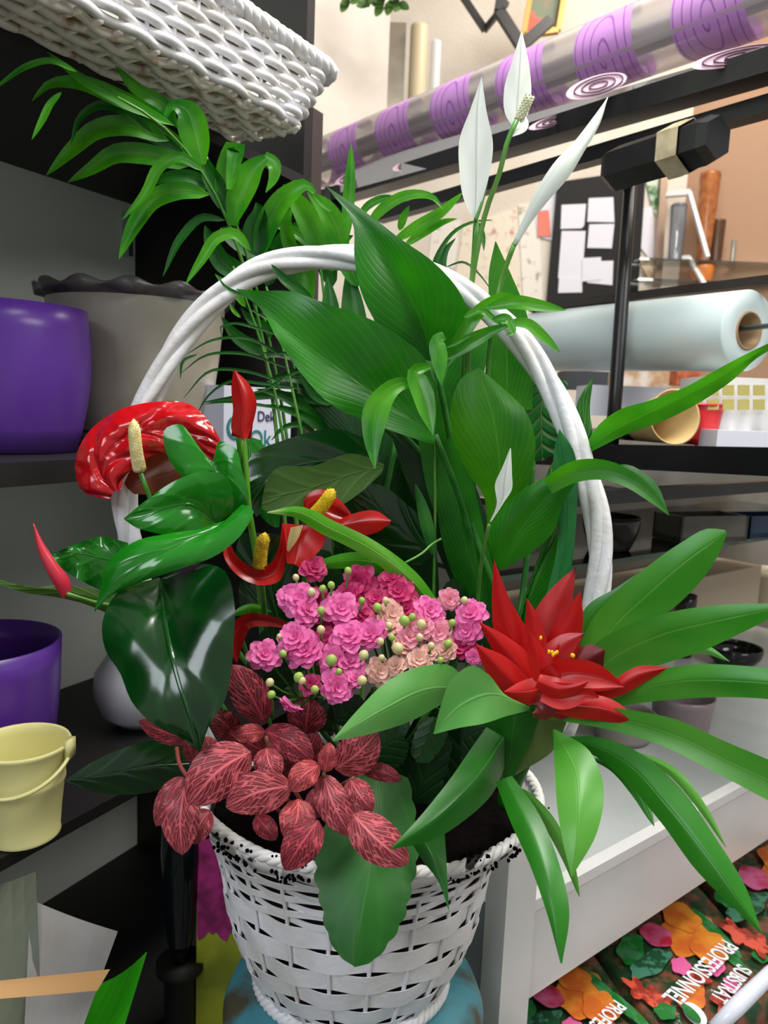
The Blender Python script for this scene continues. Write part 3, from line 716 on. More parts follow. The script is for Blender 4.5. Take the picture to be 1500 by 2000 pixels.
cor = mat('print_coral', (214, 88, 66), .25, (150, 50, 40), 50, ramp=(.46, .56)); pnk = mat('print_pink', (224, 100, 160), .25); letm = mat('print_white', (238, 238, 244), .3)
def bag(label, px):
    a = [PZ(x, y, ZB) for x, y in px]; cen = sum(a, Vector())/len(a)
    t = thing('soil_bag', label, 'soil bag', cen-Z*.12)
    vs = []; n = len(a); R_ = 24
    loop = []
    for i in range(n):
        for k in range(R_): loop.append(a[i].lerp(a[(i+1) % n], k/R_))
    m = len(loop)
    rings = [(1.0, -.16), (1.03, -.11), (1.03, -.06), (1.0, -.025), (.97, -.006), (.93, 0), (.6, .001), (.02, .001)]
    for s, dz in rings:
        for p in loop: vs.append(cen+(p-cen)*s+Z*(dz+.0012*math.sin(p.x*60)*math.sin(p.y*50)))
    f = [(r*m+i, r*m+(i+1) % m, (r+1)*m+(i+1) % m, (r+1)*m+i) for r in range(len(rings)-1) for i in range(m)]
    obj('bag', vs, f, bagm, t); return t
def prints(t, dx, dy, text=True, full=True):
    def b(x, y, rx, ry, an, c_, nm, z=ZB+.005, w=.1, k=5): blob(x+dx, y+dy, rx, ry, an, c_, t, nm, z, w, k)
    b(1345, 1822, 52, 46, .5, org, 'orange_flower'); b(1330, 1790, 42, 24, .5, org, 'orange_flower', ZB+.0065); b(1385, 1850, 40, 30, .7, org, 'orange_flower', ZB+.0065)
    b(1282, 1826, 34, 20, .45, tul, 'tulip', w=.05); b(1400, 1822, 70, 9, .78, grn, 'leaf_print', w=.02)
    b(1270, 1882, 44, 22, -.5, teal_p, 'leaf_print'); b(1232, 1852, 26, 30, .3, grn, 'leaf_print')
    b(1330, 1886, 20, 16, .5, pnk, 'tulip'); b(1400, 1890, 15, 17, .9, pnk, 'tulip', ZB+.0065); b(1250, 1935, 36, 14, .7, cor, 'coral_flower', w=.3); b(1290, 1955, 34, 16, .7, cor, 'coral_flower', w=.3)
    b(1365, 1912, 22, 16, .2, cor, 'coral_flower', w=.3); b(1352, 1950, 26, 30, .4, org, 'orange_flower'); b(1232, 1975, 60, 9, .75, grn, 'leaf_print', w=.02)
    b(1430, 1925, 20, 12, .6, pnk, 'tulip', w=.2); b(1420, 1960, 30, 20, .6, cor, 'coral_flower', w=.3); b(1357, 1980, 30, 15, .75, letm, 'logo_oval', w=0); b(1350, 1978, 25, 8, .75, grn, 'logo_leaf', ZB+.009, w=0)
    b(1300, 1975, 22, 16, .3, grn, 'leaf_print')
    if text:
        o = PZ(1412+dx, 1834+dy, ZB+.0155); x_ = (PZ(1290+dx, 1948+dy, ZB+.0155)-o); W_ = x_.length; x_.normalize(); y_ = Z.cross(x_)
        text_mesh('PROFESSIONNEL', W_/13*1.72, letm, 'lettering', t, o, x_, y_*1.45, bold=.0003)
        o = PZ(1442+dx, 1882+dy, ZB+.0155); x_ = (PZ(1384+dx, 1950+dy, ZB+.0155)-o); W2 = x_.length; x_.normalize(); y_ = Z.cross(x_)
        text_mesh('SUBSTRAT', W2/8*1.62, letm, 'lettering', t, o, x_, y_*1.45, bold=.0003)
b1 = bag('flower printed soil bag nearest the white corner post', [(985, 1860), (1078, 1745), (1290, 2040), (1150, 2200)])
b2 = bag('flower printed soil bag in the middle with the lettering in full view', [(1082, 1745), (1290, 1640), (1560, 1940), (1300, 2045)])
b3 = bag('flower printed soil bag at the right edge under the white rail', [(1295, 1638), (1500, 1530), (1760, 1800), (1570, 1935)])
prints(b2, 0, 0); prints(b1, -212, 118); prints(b3, 190, -112, text=False)
c = [(1395, 2010, .985), (1440, 1965, 1.0), (1505, 1902, 1.03), (1560, 1860, 1.06)]
tag(MB().tube([P(*q) for q in c], [.009, .011, .010, .009], 10).build('plastic_wrap', mat('wrap_highlight', (220, 224, 236), .15)), 'crumpled plastic wrap edge with a painted pale highlight on the soil bags at lower right', 'plastic wrap')  # transparent wrap edge; its whitish highlight is put into the colour
# ---------------------------------------------------------------- behind the basket, left
bx = P(384, 1800, .97); bx.z = CZ-.45; TOPZ = CZ-.50
lime = mat('lime_print', (166, 176, 40), .5, (122, 132, 28), 16, ramp=(.35, .65))
fb = thing('printed_bag', 'lime green bag with a magenta flower print standing behind the basket', 'bag', Vector((bx.x+.13, bx.y+.05, 0)))
MB().box((bx.x+.13, bx.y+.05, .5*TOPZ), X*.13, Y*.05, Z*.5*TOPZ).build('bag_body', lime, fb, smooth=False)
mag = mat('magenta_print', (176, 44, 124), .5, (120, 24, 80), 40)
vs = []; cx, cz = bx.x+.02, TOPZ-.085
for i in range(60):
    a = 2*math.pi*i/60; r = .068*(1+.09*math.sin(9*a)+.05*math.sin(23*a)); vs.append(Vector((cx+r*.75*math.cos(a), bx.y-.0025, cz+r*1.25*math.sin(a))))
vs = [v for v in vs]; 
for v in vs: v.x = max(v.x, bx.x+.001)
obj('flower_print', vs+[v+Y*.002 for v in vs], [tuple(range(60))]+[(i, (i+1) % 60, (i+1) % 60+60, i+60) for i in range(60)], mag, fb, smooth=False)
c = P(352, 1876, .98); c.x += .0
tag(MB().lathe(c, [(.0005, 0), (.010, .002), (.016, .03), (.022, .09), (.024, .15), (.022, .2), (.019, .21), (.0005, .21)], 32).build('vase', mat('black_glass', (10, 16, 18), .1)), 'slim black glossy vase standing in the dark gap beside the printed bag', 'vase')
tag(MB().lathe(Vector((c.x, c.y, 0)), [(.0005, 0), (.05, 0), (.05, .01), (.02, .03), (.02, c.z-.012), (.03, c.z-.01), (.03, c.z-.0005), (.0005, c.z-.0005)], 32).build('pedestal', black, origin=(c.x, c.y, 0)), 'black round pedestal under the slim black vase', 'pedestal')
# white box with lettering behind the anthurium
g1 = Vector((-.233, 1.10, CZ-.069)); g2 = Vector((-.152, 1.215, CZ-.069))
wb = thing('carton', 'white carton with teal brush lettering behind the red anthurium bud', 'box', (g1+g2)/2)
uu_ = (g2-g1).normalized(); ww_ = Vector((-uu_.y, uu_.x, 0))
MB().box((g1+g2)/2+ww_*.03+Z*.0465, uu_*(g2-g1).length/2, ww_*.03, Z*.0455).build('box_body', mat('white_card', (206, 208, 224), .6), wb, smooth=False)
tealm = mat('teal_ink', (30, 120, 120), .5)
def wt(s, sz, a, z, m): text_mesh(s, sz, m, 'lettering', wb, g1+uu_*a-ww_*.0008+Z*z, uu_, Z)
wt('Dek', .022, .066, .042, mat('navy_ink', (40, 44, 90), .5)); wt('O', .05, .003, .015, tealm); wt('Ok', .036, .05, .004, tealm)
# ---------------------------------------------------------------- stool and basket
RC = P(722, 1540, .80)                       # centre of the basket's mouth
RZ = RC.z; BX, BY = RC.x, RC.y
def BV(r, a, z, sx=1.0, sy=1.0): return Vector((BX+DXF(z)+r*sx*math.cos(a), BY+r*.87*sy*math.sin(a), RZ+z))
def DXF(z): return -.012*min(1, max(0, -z/.04))
HB = .215                                     # basket height
zb = RZ-HB
stool = thing('stool', 'turquoise painted round stool with brown patina under the basket', 'stool', (BX-.008, BY, 0))
patina = mat('turquoise_patina', (76, 146, 160), .45, (84, 80, 62), 18, ramp=(.46, .62))
MB().lathe((BX-.008, BY, zb-.06), [(.0005, .0585), (.118, .0585), (.132, .052), (.139, .035), (.139, .015), (.132, -.005), (.10, -.012), (.0005, -.012)], 64).build('seat', patina, stool)
for a in (.8, 2.37, 3.94, 5.51):
    MB().tube([(BX-.008+.095*math.cos(a), BY+.095*math.sin(a), zb-.07), (BX-.008+.14*math.cos(a), BY+.14*math.sin(a), 0)], [.016, .013], 12).build('leg', patina, stool)
bw = mat('basket_white', (240, 240, 244), .42, (226, 224, 222), 20, bump=.0008, bscale=120)
dirty = mat('stained_white', (232, 230, 226), .45, (26, 20, 18), 30, ramp=(.575, .60))
basket = thing('wicker_basket', 'white woven wicker basket with twisted arched handle holding the planting', 'basket', (BX, BY, zb))
prof = [(0, .176), (-.012, .171), (-.025, .160), (-.045, .146), (-.08, .138), (-.12, .132), (-.155, .123), (-.185, .110), (-.205, .099), (-.215, .096)]
def BR(z):
    for (z0, r0_), (z1, r1_) in zip(prof, prof[1:]):
        if z >= z1: return r0_+(r1_-r0_)*(z0-z)/(z0-z1)
    return prof[-1][1]
NS = 22                                       # stakes
def band(z0, z1, k, amp, n=NS, t=.0011, tilt=0, seg=220, m=0, wav=0):
    vs = []; uv = []
    for j in range(seg):
        a = 2*math.pi*j/seg
        o = amp*math.cos(n*a/2*1.0+math.pi*k); dz = wav*math.sin(n*a/2+math.pi*k)
        for (z, q) in ((z0, 0), (z1, 0), (z1, -t), (z0, -t)): vs.append(BV(BR(z)+o+q, a, z+dz)); uv.append((j/seg, z))
    f = [(j*4+i, ((j+1) % seg)*4+i, ((j+1) % seg)*4+(i+1) % 4, j*4+(i+1) % 4) for j in range(seg) for i in range(4)]
    return vs, f, uv
mbw = MB()
rows = []
z = -.018; k = 0
while z > -.072: rows.append((z, z-.0070, .0022, .0012)); z -= .0084
while z > -.172: rows.append((z, z-.0216, .0027, .0)); z -= .0232
while z > -.208: rows.append((z, z-.0068, .0020, .0010)); z -= .0080
for k, (z0, z1, am, wv) in enumerate(rows): mbw.add(*band(z0, z1, k, am, wav=wv))
mbw.build('woven_body', bw, basket, smooth=False)
mbs = MB()
for i in range(NS):
    a = 2*math.pi*(i+.0)/NS
    mbs.tube([BV(BR(zz)-.0004, a, zz) for zz in (-.004, -.02, -.04, -.07, -.1, -.13, -.16, -.19, -.212)], .0021, 6)
mbs.build('upright_stakes', bw, basket)
# thick crimped lip
def braid(z, r, n, rt, off, m, name, wob=0, kk=3):
    mb = MB()
    for k in range(kk):
        pts = []
        for i in range(361):
            a = 2*math.pi*i/360; ph = n*a+2*math.pi*k/kk
            pts.append(BV(r+off*math.cos(ph)+wob*math.sin(5*a+1)*.5, a, z+off*math.sin(ph)+wob*math.sin(7*a)))
        mb.tube(pts, rt, 7, cap=False)
    return mb.build(name, m, basket)
v_, f_, u_ = band(.004, -.0175, 0, .0012, n=30, t=.003, seg=360, wav=.0012); obj('flared_lip', v_, f_, dirty, basket, u_)
braid(.003, .174, 34, .0034, .0026, dirty, 'rolled_rim', .0016)
braid(-.210, .099, 26, .0045, .003, bw, 'foot_border')
MB().lathe((BX-.011, BY, RZ), [(.0005, -.211), (.086, -.211), (.096, -.19), (.112, -.15), (.122, -.1), (.130, -.05), (.142, -.03), (.152, -.018)], 64, sy=.87).build('dark_liner', mat('dark_liner', (40, 30, 26), .7), basket)
# handle
hpx = [(640, 1640, .88), (420, 1500, .84), (300, 1240, .82), (255, 1060, .81), (243, 960, .80), (262, 850, .80), (305, 750, .80), (360, 655, .80), (425, 582, .80), (505, 528, .80), (600, 505, .80), (700, 505, .80), (800, 522, .80), (890, 562, .80), (965, 615, .80), (1030, 685, .80), (1080, 765, .80), (1118, 850, .80), (1145, 930, .80), (1166, 1010, .80), (1173, 1090, .805), (1165, 1170, .81), (1140, 1300, .82), (1100, 1430, .84), (1040, 1520, .86)]
hpx = hpx[1:-1]
q = cr([(a, b, c*600) for a, b, c in hpx], 150); hw = [P(a, b, c/600) for a, b, c in q]
for k in range(4):
    pts = []
    for i, p in enumerate(hw):
        t = (hw[min(i+1, 150)]-hw[max(i-1, 0)]).normalized(); x = t.cross(fw).normalized(); y = t.cross(x)
        ph = i/150*2*math.pi*3.4+k*math.pi/2; pts.append(p+(x*math.cos(ph)+y*math.sin(ph))*.0076)
    MB().tube(pts, .0064, 8).build('handle_strand', bw, basket)
# soil
soilm = mat('peat_soil', (7, 5, 5), 1, (14, 10, 9), 60, Specular_IOR_Level=.05, bump=.004, bscale=140)
vs = [Vector((BX, BY, RZ-.012))]; uvn = 48
for i, r in enumerate((.03, .06, .09, .115, .135, .150, .158)):
    for j in range(uvn):
        a = 2*math.pi*j/uvn; vs.append(Vector((BX+r*math.cos(a), BY+r*.87*math.sin(a), RZ-.012-.006*(i/6)+.004*math.sin(a*7+i*2)*math.cos(i+a*3))))
f = [(0, 1+j, 1+(j+1) % uvn) for j in range(uvn)]+[(1+i*uvn+j, 1+(i+1)*uvn+j, 1+(i+1)*uvn+(j+1) % uvn, 1+i*uvn+(j+1) % uvn) for i in range(6) for j in range(uvn)]
soil = tag(obj('potting_soil', vs, f, soilm), 'black potting soil filling the white wicker basket', 'soil', kind='stuff')
mb = MB(); random.seed(5)
for ca_, cn, sp in ((-2.3, 40, .10), (-1.92, 50, .05), (-1.0, 30, .05), (-.72, 34, .10), (-.35, 20, .10), (-2.55, 30, .08)):
    for i in range(cn):
        a = ca_+random.gauss(0, sp); z = abs(random.gauss(0, .008)); r = BR(-z)+.0085-random.random()*.003 if z > .006 else .176+random.uniform(-.012, .008)
        mb.sphere(BV(r, a, (.0055 if z <= .006 else -z+.003)+random.uniform(-.001, .001)), random.uniform(.0009, .0022), 4)
tag(mb.build('spilled_soil', soilm, smooth=False), 'black soil crumbs spilled over the white basket rim', 'soil', kind='stuff')
# ---------------------------------------------------------------- palm
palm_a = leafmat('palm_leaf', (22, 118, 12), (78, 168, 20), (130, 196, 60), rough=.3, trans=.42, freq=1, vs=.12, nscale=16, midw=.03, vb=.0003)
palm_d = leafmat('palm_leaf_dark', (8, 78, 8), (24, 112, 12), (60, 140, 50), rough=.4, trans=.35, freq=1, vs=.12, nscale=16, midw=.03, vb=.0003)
stemm = mat('green_stem', (60, 130, 40), .4, (96, 150, 60), 20)
palm = thing('palm', 'feathery parlour palm with arching fronds at the back left of the basket', 'plant', (BX-.03, BY+.09, RZ-.012))
def frond(rach, r, leaves, label=None):
    sh = lambda x: -.15*max(0, min(1, 1-x/520))
    rach = [(x, y, d+sh(x)) for x, y, d in rach]
    leaves = [tuple([L[0], L[1], tuple(d+sh(L[0][0][0]) for d in L[2])]+list(L[3:])) for L in leaves]
    f = stem('frond', palm, stemm, rach, r, 24, 7, r*.5)
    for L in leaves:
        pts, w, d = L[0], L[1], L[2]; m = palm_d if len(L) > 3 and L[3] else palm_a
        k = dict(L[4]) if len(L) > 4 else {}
        leaf('leaflet', f, m, pts, w, d, N=14, C=2, fold=k.pop('fold', -.35), **k)
frond([(620, 1420, .90), (560, 1050, .92), (520, 700, .93), (470, 500, .90), (420, 380, .87), (360, 290, .85), (300, 232, .83), (230, 190, .82)], 5, [
    ([(340, 245), (260, 205), (170, 160), (92, 101)], 12, (.83, .80)),
    ([(150, 140), (100, 118), (50, 130), (0, 165), (-20, 180)], 7, (.82, .80)),
    ([(330, 235), (230, 190), (150, 160), (95, 165), (62, 198)], 17, (.85, .81)),
    ([(120, 180), (100, 200), (82, 235), (62, 273)], 8, (.83, .82)),
    ([(345, 250), (320, 205), (270, 175), (225, 128)], 14, (.87, .84)),
    ([(345, 245), (305, 205), (262, 180), (240, 160)], 7, (.87, .86)),
    ([(395, 322), (380, 262), (360, 212), (338, 205), (318, 240)], [8, 26, 29, 12, 2], (.86, .84)),
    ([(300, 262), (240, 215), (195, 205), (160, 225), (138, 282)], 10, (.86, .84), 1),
    ([(330, 275), (250, 245), (190, 252), (140, 292), (90, 343)], 21, (.87, .84)),
    ([(360, 300), (290, 262), (225, 250), (180, 240)], 14, (.88, .87), 1),
    ([(370, 325), (280, 300), (225, 300), (180, 328), (132, 356)], 21, (.87, .85)),
    ([(400, 335), (345, 306), (312, 325), (285, 375), (238, 430)], 12, (.84, .83)),
    ([(410, 380), (350, 372), (300, 388), (262, 440), (232, 506)], 20, (.86, .84)),
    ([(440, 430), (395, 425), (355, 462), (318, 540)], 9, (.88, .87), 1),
    ([(490, 490), (455, 455), (425, 463), (395, 505), (362, 556)], 12, (.84, .83)),
    ([(445, 415), (425, 370), (402, 320), (398, 296)], 19, (.88, .87), 1),
    ([(380, 310), (330, 270), (290, 240), (255, 235)], 16, (.89, .88)),
    ([(420, 370), (370, 345), (330, 345), (290, 362)], 14, (.89, .88), 1),
])
frond([(640, 1420, .92), (590, 1100, .94), (545, 760, .95), (500, 560, .93), (462, 440, .91), (425, 350, .89), (400, 300, .88)], 4.5, [
    ([(462, 440), (440, 370), (445, 310), (458, 286), (448, 370)], [6, 20, 18, 18, 6], (.88, .86)),
    ([(452, 440), (470, 375), (498, 325), (520, 308)], [8, 24, 26, 8], (.88, .86)),
    ([(515, 306), (535, 320), (535, 345), (519, 376)], [12, 13, 9, 1], (.86, .855)),
    ([(500, 500), (498, 450), (505, 410), (500, 395)], 24, (.90, .89), 1),
    ([(505, 500), (525, 430), (562, 380), (600, 362), (615, 376)], [10, 22, 22, 18, 4], (.90, .88)),
    ([(650, 412), (630, 395), (612, 380)], 8, (.89, .88)),
    ([(470, 540), (440, 520), (415, 480), (400, 440)], 18, (.93, .92), 1),
    ([(500, 560), (460, 530), (430, 500), (425, 470)], 20, (.93, .92), 1),
    ([(480, 600), (450, 560), (430, 545), (420, 535)], 8, (.90, .89)),
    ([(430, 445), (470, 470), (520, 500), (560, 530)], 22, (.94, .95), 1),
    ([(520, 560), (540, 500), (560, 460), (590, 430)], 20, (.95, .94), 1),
])
frond([(660, 1420, .94), (650, 1000, .96), (640, 700, .97), (625, 520, .96), (600, 420, .95), (580, 370, .94)], 4.5, [
    ([(650, 530), (620, 460), (585, 400), (553, 360)], 26, (.93, .90)),
    ([(672, 495), (655, 440), (630, 400), (600, 375)], 22, (.92, .90)),
    ([(590, 520), (565, 475), (560, 430), (572, 402)], 14, (.93, .92)),
    ([(640, 500), (600, 470), (560, 445), (524, 440)], 11, (.94, .93)),
    ([(560, 520), (600, 480), (640, 460), (665, 450)], 16, (.95, .95), 1),
    ([(600, 600), (590, 540), (600, 480), (620, 440)], 26, (.96, .95)),
    ([(676, 470), (680, 400), (684, 340), (686, 281)], 12, (.90, .88)),
    ([(700, 560), (670, 500), (640, 470), (610, 460)], 20, (.96, .95)),
    ([(640, 760), (636, 690), (645, 620), (640, 540)], 24, (.95, .95), 1),
    ([(700, 800), (690, 700), (690, 620), (680, 520)], 30, (.97, .97), 1),
    ([(590, 690), (580, 640), (590, 590), (575, 540)], 18, (.97, .97), 1),
    ([(610, 585), (575, 560), (550, 540), (530, 516)], 11, (.785, .78), 1),
    ([(500, 585), (470, 575), (440, 560), (425, 540)], 4, (.79, .79), 1),
])
frond([(700, 1420, .94), (740, 1000, .98), (740, 700, .99), (720, 520, .97), (712, 440, .95), (760, 395, .93)], 4.5, [
    ([(712, 450), (750, 405), (800, 380), (845, 385), (866, 408)], 11, (.90, .86)),
    ([(770, 470), (810, 445), (860, 415), (905, 375)], 12, (.92, .88)),
    ([(790, 480), (830, 452), (870, 432), (893, 427)], 9, (.92, .90)),
    ([(780, 450), (788, 425), (799, 402)], 8, (.93, .92)),
    ([(700, 430), (715, 405), (745, 388), (790, 388)], 8, (.93, .92)),
    ([(840, 560), (855, 500), (890, 450), (930, 432), (960, 430)], [3, 6, 4, 3, 1], (.92, .90), 1),
    ([(880, 560), (865, 530), (870, 490), (890, 465)], 8, (.92, .91), 1),
    ([(930, 430), (942, 455), (945, 490)], 5, (.91, .9), 1),
    ([(870, 522), (905, 512), (935, 535), (962, 570)], 2.5, (.88, .86), 1),
    ([(650, 560), (640, 520), (650, 480), (690, 460)], 20, (.97, .96), 1),
])
frond([(840, 1380, .86), (850, 1000, .84), (850, 800, .80), (860, 720, .77), (890, 690, .76)], 4, [
    ([(868, 655), (858, 660), (858, 700), (862, 752)], [8, 17, 13, 1], (.715, .70), 0, dict(fold=.2)),
    ([(840, 715), (815, 722), (828, 775), (846, 850)], [6, 20, 18, 1], (.73, .71)),
    ([(812, 745), (775, 752), (740, 790), (728, 850), (732, 916)], [8, 18, 26, 17, 1], (.73, .70)),
    ([(870, 720), (900, 660), (945, 600), (990, 578), (1030, 590)], 14, (.76, .74)),
    ([(950, 600), (1000, 590), (1050, 596), (1106, 606)], 14, (.74, .72)),
    ([(870, 702), (920, 670), (965, 645), (1002, 632)], 12, (.75, .73)),
    ([(870, 680), (920, 655), (960, 640), (990, 632)], 5, (.75, .74)),
    ([(990, 630), (1030, 632), (1060, 655), (1094, 688)], 11, (.73, .72)),
    ([(960, 625), (990, 622), (1000, 650), (988, 655)], 9, (.73, .72)),
    ([(905, 620), (940, 605), (960, 620), (985, 640)], 8, (.745, .735)),
])
thin = []
for pts in ([(560, 660), (500, 640), (450, 632), (430, 640), (436, 660)], [(560, 700), (480, 660), (410, 666), (362, 694)], [(565, 720), (470, 690), (400, 695), (352, 730)], [(560, 750), (480, 725), (410, 725), (358, 778)],
            [(590, 760), (520, 750), (440, 748), (405, 775), (380, 818)], [(560, 800), (500, 790), (440, 785), (395, 790)], [(385, 692), (358, 705), (352, 740)], [(585, 640), (540, 630), (500, 610), (480, 600)], [(620, 700), (560, 690), (500, 690)], [(600, 720), (560, 735), (520, 760), (480, 770)]):
    thin.append((pts, 3.2, (.90, .90), 1))
for pts, w in (([(630, 790), (560, 772), (480, 776), (395, 786)], 8), ([(650, 860), (600, 815), (560, 800), (515, 790)], 9), ([(640, 850), (585, 790), (540, 768), (500, 760)], 12), ([(640, 730), (590, 700), (540, 690), (500, 700)], 11),
               ([(545, 690), (500, 680), (460, 655), (432, 618)], 14), ([(530, 660), (520, 640), (490, 625), (470, 600)], 9), ([(640, 760), (600, 740), (560, 735), (520, 745)], 13), ([(620, 850), (590, 830), (555, 835), (530, 860)], 6), ([(650, 790), (620, 770), (600, 740), (580, 700)], 14)):
    thin.append((pts, w, (.94, .92), 1))
frond([(600, 1400, .92), (600, 1050, .96), (590, 850, .96), (570, 700, .95), (540, 620, .94)], 4, thin)
frond([(620, 1400, .93), (560, 900, .92), (535, 760, .91), (500, 640, .91), (455, 520, .90)], 4.5, [([(470, 620), (455, 605), (448, 590)], 4, (.9, .9))])
frond([(640, 1400, .93), (600, 900, .925), (575, 780, .92), (545, 650, .92), (520, 560, .92)], 4.5, [([(640, 700), (610, 660), (590, 640)], 12, (.95, .94), 1)])
# the two young leaves arching over the kalanchoe
tl = leaf('young_leaf', palm, leafmat('fresh_leaf', (70, 160, 14), (90, 175, 26), (170, 210, 110), rough=.35, trans=.35, freq=1, vs=.2, midw=.05, tip=(190, 210, 130)), [(860, 1200), (800, 1130), (720, 1070), (640, 1030), (580, 1000), (522, 1001)], [10, 17, 18, 17, 15, 1], (.74, .70), N=24)
leaf('young_leaf', palm, palm_a, [(850, 1170), (790, 1120), (700, 1095), (640, 1100), (590, 1115)], [4, 16, 18, 14, 1], (.77, .74))
stem('tendril', palm, stemm, [(790, 1100, .75), (825, 1080, .76), (845, 1062, .77), (862, 1052, .77)], 2.4)
# ---------------------------------------------------------------- peace lily
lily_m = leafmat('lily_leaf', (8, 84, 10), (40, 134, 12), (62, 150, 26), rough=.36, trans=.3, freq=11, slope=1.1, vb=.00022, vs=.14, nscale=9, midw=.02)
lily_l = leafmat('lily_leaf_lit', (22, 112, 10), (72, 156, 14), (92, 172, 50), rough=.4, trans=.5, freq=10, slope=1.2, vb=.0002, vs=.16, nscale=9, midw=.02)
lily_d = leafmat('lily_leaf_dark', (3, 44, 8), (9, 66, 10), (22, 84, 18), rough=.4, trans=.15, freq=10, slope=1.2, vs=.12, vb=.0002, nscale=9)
lily = thing('peace_lily', 'peace lily with broad green leaves and white spathes in the middle of the basket', 'plant', (BX+.06, BY+.04, RZ-.012))
petm = mat('lily_petiole', (24, 96, 26), .4, (50, 124, 40), 20)
def LL(L, M, R, d, m=None, pet=None, **k):
    o = leaf3('leaf', lily, m or lily_m, L, M, R, d, **k)
    if pet: stem('petiole', o, petm, pet, 6)
    return o
LL([(835, 705), (765, 665), (705, 570), (692, 500), (690, 440), (640, 368)], [(845, 705), (820, 620), (770, 530), (720, 450), (637, 366)], [(860, 705), (885, 670), (916, 622), (900, 575), (850, 515), (780, 465), (715, 415), (638, 364)], (.80, .74), fold=-.35, arch=.03, bul=.1, pet=[(848, 700, .80), (880, 860, .83), (900, 1050, .85), (880, 1400, .86)])
LL([(850, 870), (790, 850), (720, 825), (640, 785), (585, 725), (540, 660), (505, 598), (462, 566)], [(850, 850), (760, 790), (670, 725), (560, 645), (462, 565)], [(850, 760), (830, 700), (790, 663), (720, 622), (640, 594), (560, 568), (500, 568), (462, 564)], (.79, .73), fold=-.3, arch=.02, bul=.08, wave=.004, pet=[(850, 850, .79), (900, 980, .82), (930, 1100, .85), (900, 1400, .86)])
LL([(952, 1025), (945, 970), (912, 920), (885, 855), (880, 800), (905, 735), (934, 718)], [(954, 1025), (975, 930), (965, 820), (934, 716)], [(958, 1025), (1010, 985), (1040, 920), (1044, 850), (1025, 800), (990, 765), (936, 718)], (.80, .76), lily_l, fold=.3, arch=.02, bul=.1)
LL([(930, 1200), (880, 1080), (835, 960), (815, 850), (800, 780)], [(935, 1200), (915, 1060), (880, 930), (850, 820), (840, 740)], [(945, 1200), (950, 1080), (930, 960), (900, 850), (880, 760)], (.86, .83), lily_m, fold=.2)
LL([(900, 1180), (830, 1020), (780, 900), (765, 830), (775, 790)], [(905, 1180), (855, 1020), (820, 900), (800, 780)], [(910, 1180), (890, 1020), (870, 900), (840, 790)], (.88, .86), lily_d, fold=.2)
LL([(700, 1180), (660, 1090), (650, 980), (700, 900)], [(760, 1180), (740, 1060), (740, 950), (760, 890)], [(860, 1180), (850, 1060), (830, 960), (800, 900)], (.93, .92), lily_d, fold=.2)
LL([(975, 1112), (957, 1080), (955, 1040), (975, 1000), (1030, 950), (1095, 922)], [(980, 1112), (1000, 1060), (1050, 990), (1110, 930)], [(985, 1112), (1040, 1078), (1080, 1040), (1098, 990), (1125, 940)], (.79, .75), lily_m, fold=.3, bul=.15)
leaf('leaf', lily, lily_l, [(1070, 950), (1120, 922), (1180, 918), (1235, 940), (1275, 972), (1307, 1006)], [16, 21, 20, 17, 12, 1], (.74, .68), fold=-.4, N=22)
leaf('leaf', lily, lily_m, [(1180, 918), (1225, 918), (1265, 945), (1305, 1003)], [6, 11, 12, 1], (.725, .69))
LL([(1045, 1225), (1075, 1130), (1090, 1050), (1082, 950), (1082, 880), (1092, 840)], [(1060, 1225), (1090, 1130), (1106, 1040), (1104, 940), (1092, 838)], [(1085, 1225), (1112, 1130), (1124, 1040), (1127, 950), (1120, 880), (1094, 840)], (.80, .78), leafmat('lily_leaf_blue', (18, 96, 44), (40, 130, 60), (70, 150, 80), rough=.3, trans=.25, freq=2, vs=.1), fold=.3)
LL([(1040, 1250), (1040, 1180), (1070, 1120), (1080, 1050)], [(1010, 1250), (1030, 1160), (1060, 1090), (1090, 1040)], [(1070, 1250), (1085, 1170), (1100, 1110), (1110, 1050)], (.82, .81), lily_m, fold=.2)
LL([(1030, 900), (1018, 850), (1015, 790), (1035, 745)], [(1060, 900), (1058, 840), (1060, 780), (1075, 735)], [(1095, 880), (1100, 830), (1105, 780), (1110, 745)], (.88, .86), leafmat('ribbed_leaf', (14, 84, 30), (40, 120, 50), (190, 210, 140), rough=.25, trans=.2, freq=6, slope=-.4, vb=.004, vs=.12), fold=.1)
LL([(1050, 1010), (1070, 920), (1120, 840), (1130, 780), (1157, 738)], [(1065, 1010), (1105, 920), (1140, 850), (1145, 790), (1158, 737)], [(1085, 1010), (1130, 930), (1158, 860), (1152, 800), (1159, 738)], (.87, .85), leafmat('speckled_leaf', (22, 96, 34), (44, 130, 46), (150, 190, 90), rough=.35, trans=.3, freq=8, vs=.4), fold=-.2, wave=.004)
LL([(955, 800), (952, 700), (955, 600), (955, 530), (967, 472)], [(990, 800), (990, 700), (985, 600), (975, 530), (968, 471)], [(1040, 800), (1040, 700), (1028, 610), (1000, 540), (969, 472)], (.85, .83), lily_l, fold=-.2)
leaf3('leaf', lily, lily_l, [(1145, 868), (1165, 835), (1210, 800), (1260, 785), (1330, 760), (1400, 722), (1460, 690), (1502, 670)], [(1150, 875), (1200, 840), (1290, 795), (1390, 745), (1460, 702), (1503, 676)], [(1155, 882), (1220, 850), (1300, 820), (1380, 778), (1440, 735), (1475, 702), (1504, 684)], (.80, .62), fold=-.3, wave=.0025, wf=4)
stem('petiole', lily, petm, [(1150, 870, .80), (1100, 980, .82), (1020, 1200, .84), (960, 1400, .86)], 7)
leaf('leaf', lily, lily_d, [(950, 1200), (935, 1100), (905, 980), (885, 880)], 40, (.87, .86), pr=(.4, .6))
